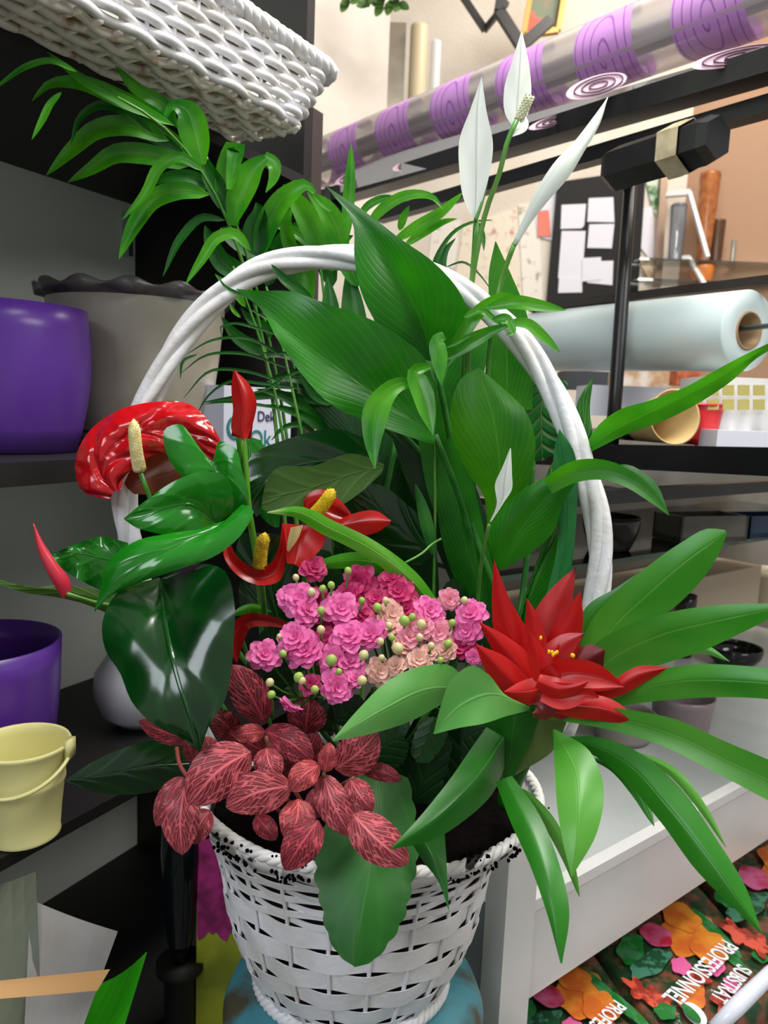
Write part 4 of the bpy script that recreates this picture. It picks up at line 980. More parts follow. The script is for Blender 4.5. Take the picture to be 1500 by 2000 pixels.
leaf('leaf', lily, petm, [(848, 1085), (835, 1030), (822, 980), (811, 945)], 13, (.84, .83))
leaf('leaf', lily, lily_m, [(960, 1250), (935, 1150), (905, 1050), (885, 920), (880, 850)], 42, (.85, .82), pr=(.5, .5))
leaf('leaf', lily, lily_d, [(820, 1250), (780, 1150), (760, 1020), (740, 960)], 45, (.95, .94), pr=(.4, .6))
for pts in ([(760, 820, .86), (860, 930, .86), (940, 1080, .86), (960, 1300, .86)], [(700, 790, .87), (800, 880, .87), (900, 1010, .87), (940, 1200, .87)], [(775, 860, .9), (750, 980, .9), (740, 1100, .9), (780, 1350, .9)], [(880, 900, .84), (930, 1050, .84), (980, 1200, .84), (985, 1400, .85)], [(1040, 900, .88), (1030, 1080, .88), (1000, 1300, .87)]):
    stem('petiole', lily, petm, pts, 6)
LL([(840, 1020), (800, 900), (780, 800), (800, 720)], [(880, 1030), (870, 900), (860, 790), (880, 680)], [(930, 1030), (930, 900), (935, 790), (960, 660)], (.90, .90), lily_m, fold=.2)
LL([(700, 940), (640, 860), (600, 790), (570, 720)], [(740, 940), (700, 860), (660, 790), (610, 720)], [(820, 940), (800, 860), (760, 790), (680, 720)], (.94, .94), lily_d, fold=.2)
wsp = leafmat('white_spathe', (246, 250, 246), (234, 242, 236), (196, 214, 196), rough=.4, trans=.35, freq=1, vs=.2, midw=.03)
def flowerstem(pts, r=4.5): return stem('flower_stem', lily, stemm, pts, r, 20)
f1 = flowerstem([(930, 430, .78), (926, 500, .79), (918, 600, .81), (912, 800, .84), (905, 1100, .86)], 5.5)
leaf3('spathe', f1, wsp, [(926, 430), (906, 390), (897, 330), (897, 275), (918, 215), (940, 152)], [(928, 430), (930, 360), (930, 280), (932, 215), (940, 150)], [(932, 430), (944, 385), (958, 330), (963, 285), (950, 215), (941, 152)], (.78, .76), fold=-.5, label='left white spathe')
stem('spathe_edge', f1, stemm, [(928, 432, .777), (940, 400, .775), (950, 362, .772), (955, 335, .77)], 4, r2=1)
f2 = flowerstem([(1012, 230, .79), (995, 265, .79), (975, 340, .80), (950, 410, .81), (930, 500, .82), (900, 800, .86)], 5)
leaf3('spathe', f2, wsp, [(1004, 250), (988, 226), (984, 180), (1000, 120), (1018, 62)], [(1006, 248), (1010, 200), (1015, 130), (1019, 62)], [(1012, 248), (1030, 225), (1037, 190), (1034, 130), (1020, 62)], (.80, .79), fold=.5, label='middle white spathe with spadix')
leaf('spathe_tail', f2, wsp, [(1008, 228), (1018, 240), (1000, 266)], [12, 14, 2], (.80, .79))
sd = MB(); a0, a1 = P(1013, 235, .775), P(1036, 185, .765); sd.tube([a0.lerp(a1, i/8) for i in range(9)], [.0034, .004, .0042, .0042, .0042, .004, .0036, .003, .0015], 10)
ax = (a1-a0).normalized(); xo = ax.orthogonal().normalized(); yo = ax.cross(xo)
for i in range(70):
    t = (i+.5)/70; a = i*2.4; sd.sphere(a0.lerp(a1, t)+(xo*math.cos(a)+yo*math.sin(a))*.0045, .0012, 4)
sd.build('spadix', mat('cream_spadix', (220, 222, 190), .6), f2)
f3 = flowerstem([(1005, 475, .78), (985, 530, .79), (965, 620, .82), (945, 900, .86)], 5)
q = cr([(1187, 190, 470, 0), (1165, 235, 465, 9), (1130, 288, 460, 14), (1098, 330, 458, 20), (1062, 378, 460, 16), (1030, 430, 464, 9), (1005, 478, 468, 5)], 24)
MB().tube([P(a, b, c/600) for a, b, c, w in q], [max(.0004, w/F*c/600) for a, b, c, w in q], 12).build('furled_spathe', wsp, f3)['label'] = 'tightly furled white spathe'
f4 = stem('flower_stem', lily, stemm, [(955, 1025, .75), (940, 1100, .79), (930, 1250, .84)], 4)
leaf3('spathe', f4, wsp, [(956, 1020), (970, 985), (967, 945), (980, 915), (996, 876)], [(957, 1020), (982, 975), (985, 940), (996, 875)], [(960, 1018), (985, 980), (1000, 955), (1000, 925), (998, 876)], (.745, .735), fold=-.5, label='small crumpled white spathe low among the leaves')
# ---------------------------------------------------------------- anthurium
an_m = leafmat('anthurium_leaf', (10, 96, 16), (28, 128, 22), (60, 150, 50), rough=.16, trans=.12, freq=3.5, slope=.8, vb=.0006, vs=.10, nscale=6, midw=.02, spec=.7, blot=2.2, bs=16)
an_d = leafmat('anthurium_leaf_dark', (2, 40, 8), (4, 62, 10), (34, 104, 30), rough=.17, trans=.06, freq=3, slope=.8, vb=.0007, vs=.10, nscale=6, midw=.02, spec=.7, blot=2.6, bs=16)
an_u = leafmat('anthurium_leaf_underside', (56, 92, 26), (70, 110, 34), (100, 130, 60), rough=.5, trans=.2, freq=4, vs=.15)
ant = thing('anthurium', 'red flowering anthurium with glossy heart-shaped leaves on the left of the basket', 'plant', (BX-.07, BY-.02, RZ-.012))
def AL(L, M, R, d, m=None, **k): return leaf3('leaf', ant, m or an_m, L, M, R, d, **k)
AL([(412, 900), (385, 870), (350, 828), (322, 838), (322, 875), (350, 925), (400, 965)], [(414, 900), (425, 935), (430, 965)], [(416, 900), (430, 862), (455, 870), (473, 920), (482, 985), (450, 1005)], (.74, .74), fold=-.15, bul=.15)
AL([(430, 1020), (452, 1000), (456, 968), (440, 930), (400, 921), (340, 940), (288, 975), (242, 1012)], [(428, 1024), (370, 985), (305, 998), (242, 1013)], [(428, 1028), (400, 1046), (350, 1048), (300, 1040), (265, 1030), (242, 1014)], (.73, .69), fold=-.1, arch=.015, bul=.12)
AL([(440, 1016), (400, 1030), (330, 1042), (262, 1058), (210, 1100), (196, 1150), (184, 1193)], [(445, 1022), (360, 1058), (265, 1108), (184, 1194)], [(450, 1012), (475, 985), (494, 992), (478, 1035), (430, 1080), (350, 1112), (262, 1142), (215, 1165), (185, 1195)], (.70, .66), fold=.25, arch=.02, bul=.1)
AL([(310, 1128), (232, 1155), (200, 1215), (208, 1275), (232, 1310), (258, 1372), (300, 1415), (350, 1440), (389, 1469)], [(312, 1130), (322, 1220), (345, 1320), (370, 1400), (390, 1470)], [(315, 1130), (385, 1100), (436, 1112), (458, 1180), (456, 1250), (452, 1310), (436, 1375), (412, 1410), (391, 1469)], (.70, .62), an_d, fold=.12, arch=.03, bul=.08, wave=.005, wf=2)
stem('leaf_stalk', ant, stemm, [(312, 1135, .705), (400, 1250, .76), (520, 1400, .82)], 5)
AL([(250, 1060), (195, 1048), (150, 1062), (96, 1085)], [(252, 1100), (200, 1090), (150, 1080), (95, 1086)], [(250, 1170), (190, 1150), (135, 1120), (96, 1088)], (.78, .76), an_m, fold=.1, wave=.006)
AL([(230, 1160), (180, 1150), (130, 1142), (60, 1146), (0, 1132)], [(230, 1185), (170, 1165), (110, 1152), (-2, 1138)], [(215, 1200), (160, 1178), (100, 1165), (50, 1158), (0, 1142)], (.78, .70), an_u, fold=.2)
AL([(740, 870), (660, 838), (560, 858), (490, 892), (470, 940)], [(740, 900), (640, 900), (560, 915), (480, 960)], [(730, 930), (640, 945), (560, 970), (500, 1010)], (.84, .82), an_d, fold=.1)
AL([(750, 906), (690, 886), (610, 910), (535, 918), (518, 945)], [(750, 912), (690, 925), (600, 955), (512, 975)], [(745, 925), (700, 965), (640, 1000), (560, 1008), (512, 995)], (.80, .78), an_u, fold=-.1)
AL([(460, 855), (470, 920), (490, 980), (520, 1020)], [(480, 850), (505, 920), (525, 980), (535, 1030)], [(510, 860), (540, 920), (550, 980), (545, 1030)], (.83, .82), an_m, fold=.1)
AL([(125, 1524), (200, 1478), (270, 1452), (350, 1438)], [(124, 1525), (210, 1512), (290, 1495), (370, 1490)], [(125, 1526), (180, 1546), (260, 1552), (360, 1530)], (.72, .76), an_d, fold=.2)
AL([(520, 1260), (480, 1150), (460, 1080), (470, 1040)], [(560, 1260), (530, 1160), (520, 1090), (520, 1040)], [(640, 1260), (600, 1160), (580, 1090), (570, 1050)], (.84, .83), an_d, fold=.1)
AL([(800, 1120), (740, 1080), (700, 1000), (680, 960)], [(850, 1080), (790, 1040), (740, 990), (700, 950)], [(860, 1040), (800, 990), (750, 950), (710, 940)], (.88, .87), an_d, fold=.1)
rsp = leafmat('red_spathe', (206, 20, 30), (190, 14, 24), (226, 40, 44), rough=.16, trans=.15, freq=3, vb=.005, vs=.05, nscale=6, spec=.7, blot=1.5, bs=48)
rsp2 = leafmat('red_spathe_plain', (200, 26, 22), (176, 18, 18), (214, 50, 40), rough=.25, trans=.2, freq=1, vs=.05, nscale=12, vb=.0004)
brn = leafmat('spathe_back', (120, 56, 26), (96, 40, 22), (140, 80, 40), rough=.4, trans=.1, freq=1, vs=.1)
spm = lambda n, a, b: mat(n, a, .6, b, 200, bump=.0006, bscale=500)
def spadix(par, pts, r, m, tip=None):
    q = cr([(a, b, c*600) for a, b, c in pts], 14); w = [P(a, b, c/600) for a, b, c in q]
    rr = [r/F*q[i][2]/600*(1-.12*i/14 if i < 12 else (.75 if i == 12 else (.5 if i == 13 else .1))) for i in range(15)]
    mb = MB().tube(w, rr, 14)
    axx = (w[-1]-w[0]); L = axx.length; axx.normalize(); xo = axx.orthogonal().normalized(); yo = axx.cross(xo)
    for i in range(150):
        t = (i+.5)/150*.95; k = t*14; a = i*2.4; b = w[int(k)].lerp(w[min(14, int(k)+1)], k-int(k)); mb.sphere(b+(xo*math.cos(a)+yo*math.sin(a))*rr[int(k)]*.98, .00045, 4)
    return mb.build('spadix', m, par)
A1 = stem('flower_stem', ant, stemm, [(275, 925, .765), (290, 965, .77), (340, 1080, .80), (520, 1350, .83)], 5)
leaf3('spathe', A1, rsp, [(214, 977), (160, 958), (146, 912), (160, 862), (228, 803), (300, 785), (372, 790), (415, 832), (436, 872)], [(222, 960), (200, 930), (205, 890), (240, 855), (300, 838), (355, 845), (395, 865), (430, 880)], [(236, 955), (240, 935), (252, 922), (270, 912), (292, 892), (325, 885), (355, 895), (385, 925), (420, 905)], (.76, .77), fold=.25, bul=.2, N=40, C=8, wave=.0012, wf=5, label='big quilted red spathe')
leaf3('spathe_back', A1, brn, [(240, 940), (270, 900), (330, 880), (380, 890)], [(250, 955), (290, 935), (340, 920), (370, 905)], [(262, 965), (300, 965), (340, 950), (372, 925)], (.785, .785), fold=.2)
spadix(A1, [(273, 918, .755), (266, 880, .745), (261, 818, .735)], 13, spm('cream_spadix2', (242, 232, 176), (226, 206, 130)))
A2 = stem('flower_stem', ant, mat('stalk_green', (92, 160, 40), .35), [(475, 845, .745), (478, 900, .75), (486, 1000, .76), (500, 1080, .78), (520, 1350, .82)], 7)
leaf3('spathe', A2, rsp2, [(470, 855), (455, 845), (455, 800), (452, 755), (456, 722)], [(474, 858), (476, 810), (472, 765), (458, 722)], [(484, 855), (496, 820), (501, 785), (488, 752), (460, 724)], (.735, .73), fold=.9, label='upright folded red spathe')
leaf3('spathe', A2, rsp2, [(452, 851), (458, 800), (460, 760), (462, 735)], [(470, 856), (478, 810), (478, 770), (466, 738)], [(490, 857), (495, 820), (498, 790), (472, 745)], (.755, .75), fold=-.9)
A3 = stem('flower_stem', ant, stemm, [(132, 1160, .71), (180, 1175, .74), (300, 1200, .79), (450, 1400, .82)], 4)
q = cr([(65, 1022, 400, .5), (80, 1068, 402, 8), (103, 1110, 405, 13), (122, 1140, 408, 15), (130, 1165, 410, 9)], 18)
MB().tube([P(a, b, c/570) for a, b, c, w in q], [max(.0004, w/F*c/570) for a, b, c, w in q], 12).build('furled_spathe', leafmat('pink_red_bud', (204, 30, 60), (216, 70, 84), (230, 120, 120), rough=.25, trans=.1, freq=1, vs=.1), A3)['label'] = 'small furled pinkish red spathe'
A4 = stem('flower_stem', ant, stemm, [(508, 1110, .75), (515, 1180, .78), (530, 1400, .82)], 6)
leaf3('spathe', A4, rsp2, [(440, 1046), (437, 1085), (462, 1122), (508, 1143), (545, 1135), (558, 1095), (553, 1020)], [(441, 1048), (448, 1085), (472, 1115), (510, 1128), (538, 1115), (552, 1080), (552, 1021)], [(446, 1050), (460, 1082), (482, 1102), (508, 1110), (530, 1098), (545, 1065), (551, 1022)], (.745, .745), fold=-.6, N=32, label='ring-shaped red spathe')
spadix(A4, [(507, 1108, .745), (510, 1075, .74), (518, 1040, .735)], 14, spm('yellow_spadix', (226, 196, 24), (190, 150, 14)))
A5 = stem('flower_stem', ant, stemm, [(612, 1020, .77), (600, 1100, .79), (580, 1400, .83)], 6)
leaf3('spathe', A5, rsp2, [(585, 1000), (596, 968), (630, 955), (665, 978), (690, 1008)], [(600, 1010), (625, 990), (650, 1000), (688, 1018)], [(610, 1030), (630, 1032), (655, 1030), (685, 1025)], (.775, .77), fold=-.2, bul=.2)
leaf3('spathe', A5, rsp2, [(640, 1028), (690, 1003), (735, 998), (763, 1016)], [(640, 1038), (690, 1022), (735, 1018), (764, 1018)], [(642, 1050), (690, 1048), (740, 1038), (764, 1020)], (.755, .74), fold=.4)
leaf3('spathe', A5, rsp2, [(552, 1022), (558, 1060), (560, 1100)], [(585, 1025), (580, 1065), (575, 1102)], [(640, 1030), (628, 1070), (585, 1108)], (.745, .74), fold=-.5)
leaf3('spathe', A5, leafmat('spathe_highlight', (150, 120, 60), (200, 180, 120), (220, 210, 160), rough=.3, trans=.1, freq=8, vs=.3), [(568, 1030), (562, 1055), (560, 1075)], [(578, 1028), (572, 1052), (562, 1076)], [(592, 1025), (584, 1048), (564, 1078)], (.735, .735), fold=.1)  # yellowish highlight on the spathe, painted as a pale piece
leaf3('spathe_edge', A5, palm_a, [(600, 968), (590, 985), (595, 1003)], [(597, 968), (586, 985), (592, 1005)], [(612, 958), (592, 978), (600, 1008)], (.765, .765))
spadix(A5, [(610, 1010, .755), (632, 985, .745), (652, 955, .735)], 14, spm('yellow_spadix2', (240, 206, 30), (220, 180, 20)))
A6 = stem('flower_stem', ant, stemm, [(470, 1240, .78), (500, 1330, .80), (530, 1420, .82)], 4)
leaf('spathe', A6, rsp2, [(562, 1222), (520, 1212), (480, 1215), (460, 1245), (463, 1295)], [6, 11, 15, 18, 1], (.775, .765), fold=-.5, label='low red spathe beside the pink flowers')
leaf('leaf', ant, palm_a, [(455, 1200), (490, 1188), (530, 1195)], 9, (.79, .79))
# ---------------------------------------------------------------- kalanchoe
kal = thing('kalanchoe', 'pink double-flowered kalanchoe in the centre of the basket', 'plant', (BX-.01, BY-.04, RZ-.012))
kst = mat('kalanchoe_stem', (70, 120, 44), .5, (46, 92, 34), 30)
pinks = [leafmat('petal_pink', (238, 120, 190), (230, 100, 168), (252, 160, 214), rough=.5, trans=.3, freq=1, vs=.2, vb=.0002),
         leafmat('petal_deep', (214, 60, 124), (196, 44, 110), (236, 100, 150), rough=.5, trans=.3, freq=1, vs=.2, vb=.0002),
         leafmat('petal_pale', (250, 176, 196), (246, 160, 186), (255, 214, 220), rough=.5, trans=.3, freq=1, vs=.2, vb=.0002),
         leafmat('petal_cream', (236, 196, 176), (238, 180, 176), (220, 210, 160), rough=.5, trans=.3, freq=1, vs=.2, vb=.0002)]
def flower_mesh(m, seed):
    random.seed(seed); vs = []; f = []; uv = []
    for ring, (n, L, w, lift) in enumerate(((7, 1.0, .36, .1), (7, .86, .34, .35), (6, .62, .28, .62), (4, .36, .2, .9))):
        for k in range(n):
            a = 2*math.pi*(k+.5*(ring % 2))/n+random.uniform(-.12, .12); ll = L*random.uniform(.88, 1.08); el = lift+random.uniform(-.1, .15)
            d = Vector((math.cos(a), math.sin(a), 0)); s = Vector((-math.sin(a), math.cos(a), 0)); b = len(vs)
            for i in range(6):
                t = i/5; wd = w*(math.sin(math.pi*min(1, t*.62+.12)))**.8*(1 if i < 5 else .45)
                p = d*(ll*t*math.cos(el))+Vector((0, 0, ll*t*math.sin(el)-.25*t*t*ll+ring*.05))
                for j in (-1, -.5, 0, .5, 1): vs.append(p+s*(wd*j)+Vector((0, 0, .08*abs(j)*t+.03*math.sin(j*5+k)*t))); uv.append(((j+1)/2, t))
            f += [(b+i*5+j, b+i*5+j+1, b+i*5+j+6, b+i*5+j+5) for i in range(5) for j in range(4)]
    me = bpy.data.meshes.new('flower'); me.from_pydata([tuple(v) for v in vs], [], f); ul = me.uv_layers.new(name='UVMap')
    for l in me.loops: ul.data[l.index].uv = uv[l.vertex_index]
    me.materials.append(m); me.polygons.foreach_set('use_smooth', [True]*len(me.polygons)); return me
fm = [[flower_mesh(m, i*3+s) for s in range(2)] for i, m in enumerate(pinks)]
flowers = [(517, 1280, 29, 0), (567, 1165, 27, 0), (585, 1172, 32, 0), (600, 1193, 29, 0), (622, 1172, 23, 1), (682, 1160, 27, 1), (665, 1190, 33, 0), (707, 1202, 30, 1), (702, 1136, 30, 1), (613, 1110, 27, 1), (577, 1247, 32, 0), (597, 1273, 34, 0),
    (683, 1243, 33, 0), (723, 1240, 31, 0), (634, 1250, 27, 1), (650, 1287, 29, 0), (683, 1293, 30, 0), (657, 1343, 31, 0), (607, 1337, 20, 1), (567, 1375, 22, 0), (777, 1157, 32, 1), (795, 1190, 28, 1), (762, 1132, 24, 1), (763, 1202, 28, 3), (837, 1195, 29, 0),
    (857, 1235, 29, 2), (920, 1200, 28, 0), (877, 1170, 21, 2), (913, 1232, 26, 0), (905, 1264, 26, 1), (927, 1283, 15, 0), (742, 1310, 26, 3), (817, 1290, 25, 3), (800, 1245, 26, 2), (843, 1215, 24, 2), (760, 1225, 24, 3), (734, 1170, 24, 1), (790, 1262, 24, 3), (640, 1215, 20, 1), (870, 1270, 22, 3), (695, 1325, 18, 0), (820, 1222, 26, 2), (838, 1275, 20, 3), (773, 1300, 20, 3)]
random.seed(11)
nfl = []
for i, (x, y, r, c) in enumerate(flowers):
    d = .725-(y-1120)/220*.055+(.012 if c == 1 else 0)+random.uniform(-.004, .004)
    o = bpy.data.objects.new('flower', fm[c][i % 2]); COL.objects.link(o); o.parent = kal
    p = P(x, y, d); nr = (CP-p).normalized()+Vector((random.uniform(-.5, .5), random.uniform(-.1, .3), random.uniform(-.1, .7)))
    if i == 19: nr = Vector((-.4, -.2, -.7))
    o.location = p-kal.location; o.rotation_euler = (nr.to_track_quat('Z', 'Y').to_matrix() @ Matrix.Rotation(random.random()*6, 3, 'Z')).to_euler()
    s = r/F*d*1.22; o.scale = (s, s, s*1.1); nfl.append((x, y, d, r))
budm = mat('bud_green', (176, 196, 104), .5, (120, 160, 60), 120); budp = mat('bud_cream', (214, 214, 150), .5, (196, 170, 130), 150)
def bud_mesh(m):
    mb = MB().lathe((0, 0, 0), [(.001, -1.2), (.35, -1.1), (.75, -.6), (.95, 0), (.85, .5), (.5, .95), (.15, 1.1), (.001, 1.12)], 12)
    me = bpy.data.meshes.new('bud'); me.from_pydata([tuple(v) for v in mb.v], [], mb.f); me.materials.append(m); me.polygons.foreach_set('use_smooth', [True]*len(me.polygons)); return me
bms = [bud_mesh(budm), bud_mesh(budp)]
buds = [(630, 1150, 9), (608, 1157, 10), (627, 1193, 10), (627, 1230, 10), (553, 1277, 9), (545, 1243, 6), (583, 1323, 12), (590, 1330, 9), (647, 1290, 14), (710, 1280, 12), (737, 1187, 11), (753, 1173, 8), (707, 1173, 8), (777, 1267, 14), (790, 1213, 13), (823, 1220, 12), (883, 1217, 9), (907, 1173, 9), (615, 1347, 10), (527, 1333, 10), (530, 1357, 10), (707, 1330, 12), (647, 1143, 9), (743, 1253, 9), (875, 1258, 10), (760, 1222, 9), (805, 1205, 9), (842, 1262, 9), (765, 1245, 8), (745, 1285, 8), (680, 1115, 9), (578, 1128, 8), (662, 1312, 8), (820, 1245, 9), (860, 1290, 8)]
kstm = MB()
for i, (x, y, r) in enumerate(buds):
    d = .712-(y-1120)/220*.055; o = bpy.data.objects.new('bud', bms[i % 2]); COL.objects.link(o); o.parent = kal
    p = P(x, y, d); o.location = p-kal.location; o.rotation_euler = Vector((random.uniform(-.5, .5), -.5, 1)).to_track_quat('Z', 'Y').to_euler(); s = r/F*d*.88; o.scale = (s, s, s); nfl.append((x, y, d, r))
for x, y, d, r in nfl:
    hx = 640+(x-640)*.45 if x < 720 else 790+(x-790)*.5; hy = 1345+abs(x-720)*.1
    q = cr([(x, y+2, (d+.006)*600), ((x+hx)/2, y+(hy-y)*.4+8, (d+.02)*600), (hx, hy, (d+.045)*600)], 8)
    kstm.tube([P(a, b, c/600) for a, b, c in q], .0011, 5)
for hx in (560, 600, 640, 680, 730, 770, 810, 860):
    kstm.tube([P(a, b, c) for a, b, c in ((hx, 1345, .74), (hx*.7+210, 1430, .77), (720, 1540, .80))], .0028, 7)
kstm.build('flower_stalks', kst, kal)
kl = leafmat('kalanchoe_leaf', (12, 80, 10), (26, 104, 14), (60, 136, 40), rough=.5, trans=.2, freq=3, slope=.9, vs=.10, vb=.0002, midw=.02)
kd = leafmat('kalanchoe_leaf_dark', (8, 48, 12), (18, 72, 18), (40, 96, 34), rough=.5, trans=.15, freq=4, vs=.15)
leaf3('leaf', kal, kl, [(700, 1500), (650, 1560), (622, 1640), (612, 1700), (625, 1770), (640, 1830), (665, 1870), (692, 1888)], [(745, 1500), (735, 1600), (720, 1720), (700, 1830), (693, 1889)], [(800, 1520), (815, 1600), (818, 1680), (805, 1740), (792, 1790), (760, 1845), (725, 1880), (694, 1889)], (.70, .595), fold=.12, arch=.02, scal=.07, sf=10, N=78, C=6, label='large scalloped leaf hanging over the basket rim')
for L, M, R, d in (([(830, 1400), (810, 1430), (800, 1470)], [(850, 1400), (835, 1440), (815, 1490)], [(880, 1410), (870, 1450), (840, 1490)], (.73, .72)),
        ([(700, 1500), (715, 1440), (760, 1420)], [(720, 1510), (745, 1460), (790, 1440)], [(760, 1510), (790, 1490), (800, 1460)], (.72, .71)),
        ([(730, 1360), (760, 1350), (800, 1380), (800, 1420)], [(730, 1390), (760, 1400), (790, 1430), (790, 1440)], [(720, 1430), (750, 1440), (770, 1450)], (.74, .73)),
        ([(640, 1400), (645, 1370), (700, 1355)], [(650, 1410), (680, 1390), (720, 1380)], [(670, 1420), (700, 1410), (740, 1400)], (.72, .71)),
        ([(790, 1560), (800, 1500), (850, 1450)], [(810, 1570), (835, 1510), (865, 1440)], [(850, 1570), (870, 1520), (885, 1450)], (.75, .74)),
        ([(760, 1560), (780, 1470), (810, 1400)], [(800, 1560), (820, 1470), (840, 1390)], [(880, 1560), (880, 1480), (880, 1400)], (.80, .78)),
        ([(860, 1520), (860, 1440), (880, 1370)], [(900, 1520), (910, 1440), (920, 1370)], [(970, 1520), (970, 1450), (960, 1380)], (.80, .78)),
        ([(690, 1500), (690, 1420), (720, 1350)], [(740, 1500), (740, 1420), (760, 1350)], [(800, 1500), (800, 1430), (800, 1360)], (.80, .78)),
        ([(900, 1420), (920, 1380), (960, 1370)], [(900, 1450), (930, 1430), (960, 1420)], [(900, 1500), (940, 1480), (970, 1460)], (.76, .75)),
        ([(800, 1330), (860, 1340), (900, 1370)], [(800, 1360), (850, 1380), (900, 1400)], [(800, 1400), (850, 1420), (890, 1430)], (.77, .76)),
        ([(560, 1380), (600, 1360), (650, 1370)], [(560, 1400), (600, 1395), (650, 1400)], [(570, 1430), (610, 1430), (650, 1430)], (.76, .75)),
        ([(960, 1320), (940, 1250), (950, 1180)], [(1000, 1320), (975, 1250), (960, 1190)], [(1040, 1320), (1010, 1250), (980, 1200)], (.80, .79)),
        ([(470, 1340), (500, 1250), (540, 1200)], [(500, 1350), (540, 1280), (580, 1230)], [(540, 1370), (590, 1320), (620, 1270)], (.79, .78))):
    leaf3('leaf', kal, kd, L, M, R, d, scal=.08, sf=5, N=30, fold=.2)
# ---------------------------------------------------------------- fittonia (red net leaf)
net = [netmat('net_leaf', (112, 36, 44), (140, 46, 54), (238, 112, 122)), netmat('net_leaf_dark', (84, 26, 38), (108, 34, 46), (210, 76, 90), 2.8, 8.5), netmat('net_leaf_light', (140, 46, 48), (168, 60, 60), (240, 110, 116), 2.6, 6.5)]
fit = thing('fittonia', 'dark red net-veined fittonia spilling over the left front of the rim', 'plant', (BX-.06, BY-.09, RZ-.012))
fstem = mat('fittonia_stem', (120, 84, 60), .7, (150, 60, 56), 40)
fl_ = [((518, 1412), (490, 1360), (453, 1298), 38, .67, 1), ((518, 1430), (490, 1432), (456, 1440), 19, .655, 2), ((515, 1428), (565, 1450), (612, 1488), 33, .655, 1), ((520, 1460), (525, 1490), (545, 1522), 30, .645, 0),
    ((490, 1468), (435, 1500), (368, 1572), 52, .625, 0), ((570, 1535), (505, 1548), (441, 1577), 43, .615, 0), ((583, 1560), (580, 1600), (560, 1642), 36, .62, 2), ((624, 1494), (598, 1510), (566, 1545), 27, .60, 2),
    ((631, 1512), (650, 1570), (686, 1634), 33, .61, 0), ((634, 1508), (640, 1478), (644, 1450), 19, .61, 2), ((655, 1503), (695, 1475), (738, 1430), 40, .635, 0), ((683, 1520), (700, 1550), (728, 1585), 27, .61, 0),
    ((688, 1590), (735, 1640), (798, 1688), 44, .588, 0), ((622, 1602), (595, 1640), (556, 1700), 37, .592, 1), ((358, 1517), (330, 1560), (305, 1614), 24, .66, 0), ((360, 1535), (352, 1600), (356, 1670), 38, .64, 0),
    ((410, 1582), (390, 1610), (380, 1650), 26, .65, 0), ((370, 1445), (320, 1430), (271, 1408), 22, .69, 1), ((705, 1503), (745, 1508), (785, 1524), 18, .65, 1), ((597, 1434), (600, 1400), (606, 1362), 38, .70, 1),
    ((462, 1440), (440, 1415), (412, 1395), 28, .68, 1), ((440, 1500), (415, 1470), (400, 1438), 26, .66, 0), ((500, 1592), (518, 1615), (540, 1640), 22, .64, 1), ((540, 1418), (552, 1430), (560, 1440), 14, .66, 1), ((520, 1470), (480, 1450), (440, 1430), 36, .68, 1),
    ((560, 1520), (600, 1470), (620, 1430), 34, .69, 1), ((380, 1490), (372, 1465), (362, 1440), 16, .70, 1), ((450, 1404), (446, 1398), (438, 1394), 9, .67, 0), ((640, 1540), (620, 1570), (610, 1600), 26, .66, 1), ((420, 1500), (385, 1520), (370, 1560), 22, .67, 1), ((700, 1560), (690, 1600), (700, 1640), 18, .63, 1)]
for b, m_, t, w, d, k in fl_:
    leaf('leaf', fit, net[k], [b, m_, t], w, (d+.012, d), pr=(.6, .72), N=18, C=4, fold=random.uniform(.1, .3), arch=.008, wave=.0015, roll=random.uniform(-.15, .15))
for pts in ([(520, 1440, .66), (540, 1520, .69), (600, 1620, .72)], [(632, 1510, .615), (640, 1560, .66), (660, 1640, .72)], [(365, 1520, .655), (400, 1480, .68), (460, 1500, .70), (560, 1600, .74)], [(600, 1440, .70), (610, 1520, .71), (640, 1600, .74)], [(345, 1460, .69), (350, 1490, .68), (375, 1530, .67)], [(570, 1535, .625), (585, 1560, .64), (620, 1610, .70)], [(690, 1520, .62), (660, 1540, .65), (660, 1600, .70)]):
    stem('stem', fit, fstem, pts, 4)
# ---------------------------------------------------------------- guzmania
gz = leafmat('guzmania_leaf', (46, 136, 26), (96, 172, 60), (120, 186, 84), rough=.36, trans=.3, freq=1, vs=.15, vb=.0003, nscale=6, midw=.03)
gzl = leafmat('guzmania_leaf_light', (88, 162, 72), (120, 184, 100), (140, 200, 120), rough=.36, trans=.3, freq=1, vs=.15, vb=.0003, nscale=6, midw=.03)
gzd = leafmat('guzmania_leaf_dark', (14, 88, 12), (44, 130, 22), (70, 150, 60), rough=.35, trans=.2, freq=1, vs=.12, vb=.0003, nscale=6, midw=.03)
guz = thing('guzmania', 'guzmania with scarlet bracts and strap leaves on the right of the basket', 'plant', (BX+.11, BY-.03, RZ-.012))
def GL(L, M, R, d, m=None, **k):
    k.setdefault('fold', .3); return leaf3('leaf', guz, m or gz, L, M, R, d, **k)
GL([(1120, 1330), (1150, 1220), (1200, 1160), (1260, 1110), (1330, 1060), (1385, 1032), (1416, 1035)], [(1130, 1340), (1190, 1235), (1260, 1165), (1340, 1095), (1419, 1040)], [(1150, 1345), (1200, 1262), (1270, 1220), (1330, 1175), (1380, 1120), (1405, 1080), (1419, 1045)], (.74, .64), gz, arch=.02)
GL([(1095, 1330), (1120, 1230), (1150, 1180), (1200, 1150), (1248, 1118)], [(1110, 1330), (1140, 1240), (1190, 1175), (1249, 1118)], [(1130, 1330), (1160, 1260), (1200, 1210), (1249, 1120)], (.77, .75), gzd)
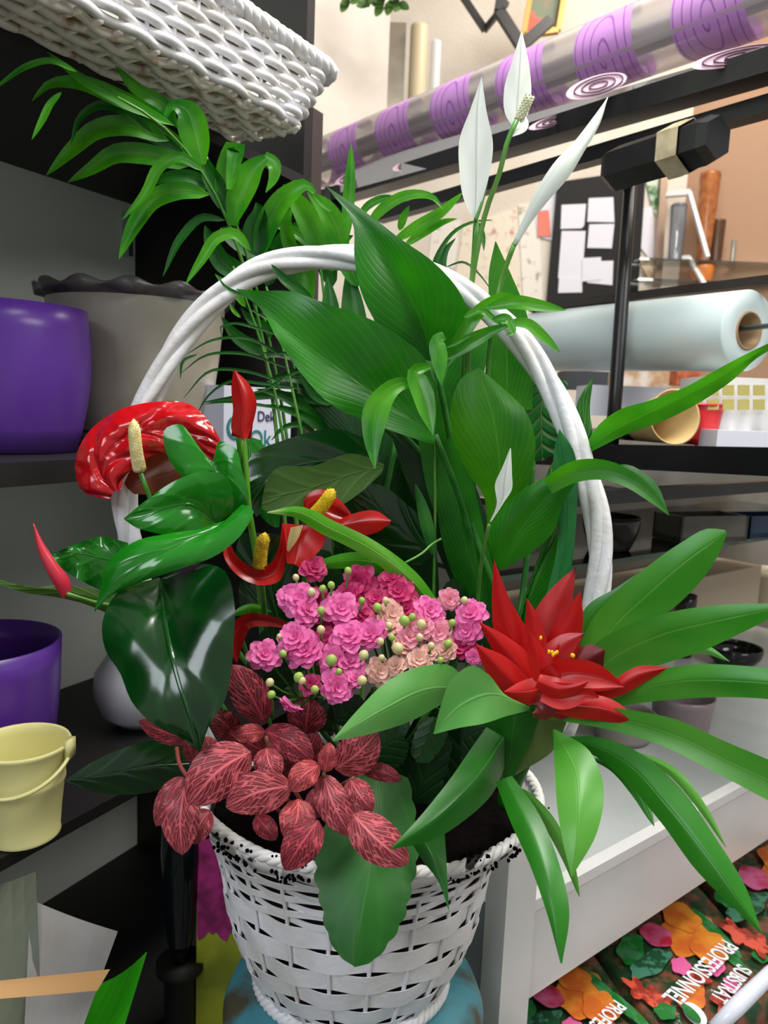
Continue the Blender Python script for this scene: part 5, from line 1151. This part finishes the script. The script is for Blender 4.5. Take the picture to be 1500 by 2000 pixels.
GL([(1120, 1350), (1160, 1260), (1230, 1220), (1310, 1195), (1400, 1182), (1530, 1178)], [(1130, 1355), (1190, 1290), (1290, 1240), (1400, 1212), (1532, 1186)], [(1145, 1360), (1220, 1320), (1300, 1295), (1380, 1268), (1450, 1235), (1532, 1194)], (.73, .60), gz, arch=.02)
GL([(1130, 1385), (1200, 1340), (1280, 1310), (1360, 1298), (1450, 1300), (1570, 1315)], [(1130, 1392), (1220, 1355), (1330, 1330), (1450, 1330), (1570, 1340)], [(1130, 1398), (1220, 1378), (1330, 1365), (1440, 1362), (1570, 1372)], (.71, .58), gz, arch=.02)
leaf('leaf', guz, gzl, [(1220, 1310), (1300, 1278), (1370, 1266), (1425, 1292)], 13, (.75, .72))
GL([(1040, 1380), (1120, 1372), (1220, 1385), (1320, 1405), (1410, 1445), (1540, 1500)], [(1040, 1390), (1130, 1392), (1230, 1408), (1330, 1440), (1420, 1485), (1540, 1540)], [(1040, 1400), (1120, 1412), (1210, 1430), (1300, 1460), (1390, 1505), (1540, 1585)], (.70, .58), gz, arch=.015, fold=-.3)
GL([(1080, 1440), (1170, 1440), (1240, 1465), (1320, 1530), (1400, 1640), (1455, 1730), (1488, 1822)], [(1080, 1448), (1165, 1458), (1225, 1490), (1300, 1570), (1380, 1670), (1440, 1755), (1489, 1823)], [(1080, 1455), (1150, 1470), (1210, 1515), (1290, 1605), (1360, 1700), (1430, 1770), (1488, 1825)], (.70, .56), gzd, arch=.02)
leaf('leaf', guz, gz, [(1240, 1470), (1310, 1505), (1370, 1575), (1418, 1655)], 10, (.66, .62))
leaf('leaf', guz, gzd, [(1150, 1480), (1200, 1498), (1245, 1545), (1278, 1614)], 14, (.70, .66), pr=(1.0, .9))
GL([(1080, 1425), (1083, 1500), (1090, 1590), (1103, 1660), (1116, 1712)], [(1082, 1425), (1125, 1510), (1130, 1610), (1117, 1713)], [(1086, 1425), (1150, 1465), (1178, 1530), (1168, 1620), (1118, 1712)], (.67, .58), gz, arch=.02)
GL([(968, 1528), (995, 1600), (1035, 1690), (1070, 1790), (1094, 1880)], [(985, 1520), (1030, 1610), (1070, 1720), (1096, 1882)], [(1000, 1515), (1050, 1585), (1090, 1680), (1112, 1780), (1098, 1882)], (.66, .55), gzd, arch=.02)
leaf('leaf', guz, gz, [(1020, 1540), (1075, 1610), (1110, 1680), (1132, 1752)], 13, (.69, .66))
GL([(950, 1420), (925, 1455), (880, 1520), (820, 1595), (764, 1656)], [(985, 1440), (930, 1520), (860, 1590), (763, 1658)], [(985, 1500), (965, 1545), (910, 1600), (850, 1638), (764, 1660)], (.69, .575), gzd, arch=.02)
GL([(910, 1330), (880, 1300), (830, 1300), (765, 1325), (700, 1385), (650, 1444)], [(915, 1345), (840, 1345), (750, 1385), (649, 1446)], [(905, 1360), (865, 1375), (810, 1405), (730, 1432), (650, 1448)], (.69, .605), gzl, arch=.02)
GL([(1035, 1380), (985, 1355), (955, 1318), (925, 1300), (880, 1330), (862, 1375), (847, 1431)], [(1035, 1384), (960, 1355), (905, 1375), (846, 1432)], [(1032, 1388), (985, 1400), (950, 1412), (895, 1422), (848, 1434)], (.66, .60), gzl, arch=.02, fold=-.2)
GL([(800, 1640), (825, 1680), (855, 1720), (876, 1778)], [(820, 1630), (848, 1680), (877, 1780)], [(868, 1620), (872, 1680), (877, 1780)], (.635, .61), gzd)
# leaf sheaths at the base
for L, M, R, d, m in (([(960, 1380), (970, 1440), (985, 1530)], [(1010, 1375), (1000, 1440), (992, 1530)], [(1060, 1380), (1040, 1440), (1000, 1525)], .69, gzd),
        ([(1000, 1370), (985, 1420), (990, 1520)], [(1050, 1380), (1030, 1440), (1000, 1515)], [(1110, 1400), (1085, 1460), (1010, 1512)], .70, leafmat('sheath', (84, 112, 50), (110, 134, 66), (140, 156, 90), rough=.4, trans=.15, freq=1, vs=.1)),
        ([(930, 1390), (955, 1440), (975, 1500)], [(960, 1370), (975, 1430), (985, 1500)], [(1000, 1370), (1000, 1430), (990, 1500)], .71, gzd)):
    GL(L, M, R, (d, d+.02), m, fold=.5)
stem('stalk', guz, gzd, [(1070, 1350, .72), (1040, 1430, .73), (1000, 1530, .745), (985, 1570, .76)], 24, n=16, r2=18)
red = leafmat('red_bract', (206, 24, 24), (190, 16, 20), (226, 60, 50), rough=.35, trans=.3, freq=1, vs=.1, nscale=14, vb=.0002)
redp = leafmat('highlit_bract', (204, 60, 64), (190, 36, 40), (226, 110, 110), rough=.3, trans=.3, freq=1, vs=.1, nscale=14, tip=(50, 20, 24))  # red bract with a pinkish highlight put into the colour; dark tip
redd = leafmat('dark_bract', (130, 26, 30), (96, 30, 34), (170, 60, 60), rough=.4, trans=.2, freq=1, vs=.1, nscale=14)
for pts, w, d, m, k in (
    ([(1030, 1310), (1000, 1245), (982, 1190), (965, 1096)], [20, 32, 17, 1], (.68, .66), red, {}), ([(1075, 1290), (1070, 1225), (1095, 1165), (1124, 1108)], [22, 34, 26, 1], (.70, .69), redp, {}),
    ([(1085, 1310), (1100, 1255), (1118, 1210), (1133, 1156)], [20, 32, 22, 1], (.69, .68), red, {}), ([(1060, 1330), (1045, 1260), (1040, 1210), (1029, 1170)], [16, 26, 18, 1], (.67, .665), red, {}),
    ([(1065, 1325), (1085, 1280), (1110, 1255), (1142, 1237)], [16, 27, 22, 1], (.665, .655), redp, dict(fold=.5)), ([(1050, 1345), (1010, 1295), (975, 1255), (937, 1216)], [22, 30, 20, 1], (.67, .655), red, {}),
    ([(1040, 1370), (1000, 1330), (965, 1295), (930, 1260)], [18, 28, 24, 2], (.665, .65), red, {}), ([(1150, 1350), (1200, 1345), (1250, 1318), (1307, 1304)], [12, 17, 17, 1], (.66, .64), red, {}),
    ([(1060, 1330), (1110, 1315), (1160, 1320), (1219, 1341)], [22, 28, 24, 1], (.655, .635), red, dict(fold=-.5)), ([(1095, 1320), (1135, 1300), (1165, 1280), (1195, 1262)], [20, 32, 28, 2], (.70, .69), redd, {}),
    ([(1060, 1365), (1120, 1378), (1180, 1385), (1257, 1417)], [14, 24, 22, 1], (.66, .64), red, {}), ([(1060, 1350), (1100, 1360), (1140, 1355), (1170, 1362)], [20, 26, 20, 2], (.65, .64), red, dict(fold=-.5)),
    ([(1070, 1340), (1040, 1350), (1010, 1352), (985, 1352)], [20, 26, 20, 2], (.655, .65), red, {}), ([(1060, 1340), (1055, 1300), (1045, 1270), (1035, 1235)], [14, 20, 16, 1], (.655, .65), red, {}),
    ([(1090, 1330), (1075, 1300), (1082, 1275), (1092, 1258)], [14, 20, 14, 1], (.648, .645), red, {}), ([(1050, 1345), (1065, 1370), (1060, 1390), (1040, 1395)], [24, 30, 22, 2], (.655, .65), redd, {}), ([(1050, 1330), (1095, 1345), (1130, 1340), (1150, 1330)], [14, 20, 14, 1], (.645, .635), red, {}),
    ([(1045, 1360), (1000, 1345), (970, 1330), (945, 1310)], [16, 22, 18, 2], (.675, .67), redd, {}), ([(1070, 1390), (1120, 1398), (1180, 1402), (1230, 1408)], [8, 12, 9, 1], (.68, .665), redp, {}), ([(1050, 1310), (1030, 1330), (1020, 1360), (1030, 1385)], [20, 30, 26, 4], (.68, .67), red, {})):
    k = dict(k); k.setdefault('fold', .55); leaf('bract', guz, m, pts, w, d, N=16, C=4, **k)
mb = MB(); random.seed(2)
for x, y in ((1078, 1274), (1084, 1276), (1072, 1273), (1080, 1279), (1117, 1280), (1120, 1281), (1056, 1246), (1088, 1274)): mb.sphere(P(x, y, .638), .0013, 6, 1.5)
mb.build('yellow_florets', mat('yellow_floret', (250, 190, 20), .5), guz)
# ---------------------------------------------------------------- understorey filling the gaps over the soil
random.seed(21)
for i in range(16):
    x = random.uniform(480, 900); y = random.uniform(1080, 1260); l = random.uniform(60, 120); a = random.uniform(-2.4, -.7)
    leaf('leaf', kal if x > 600 else ant, kd if x > 600 else an_d, [(x, y+l*.5), (x+math.cos(a)*l*.5, y+l*.5+math.sin(a)*l*.5), (x+math.cos(a)*l, y+l*.5+math.sin(a)*l)], random.uniform(22, 40), (.83+random.random()*.04, .83), pr=(.5, .6), N=12, C=2)
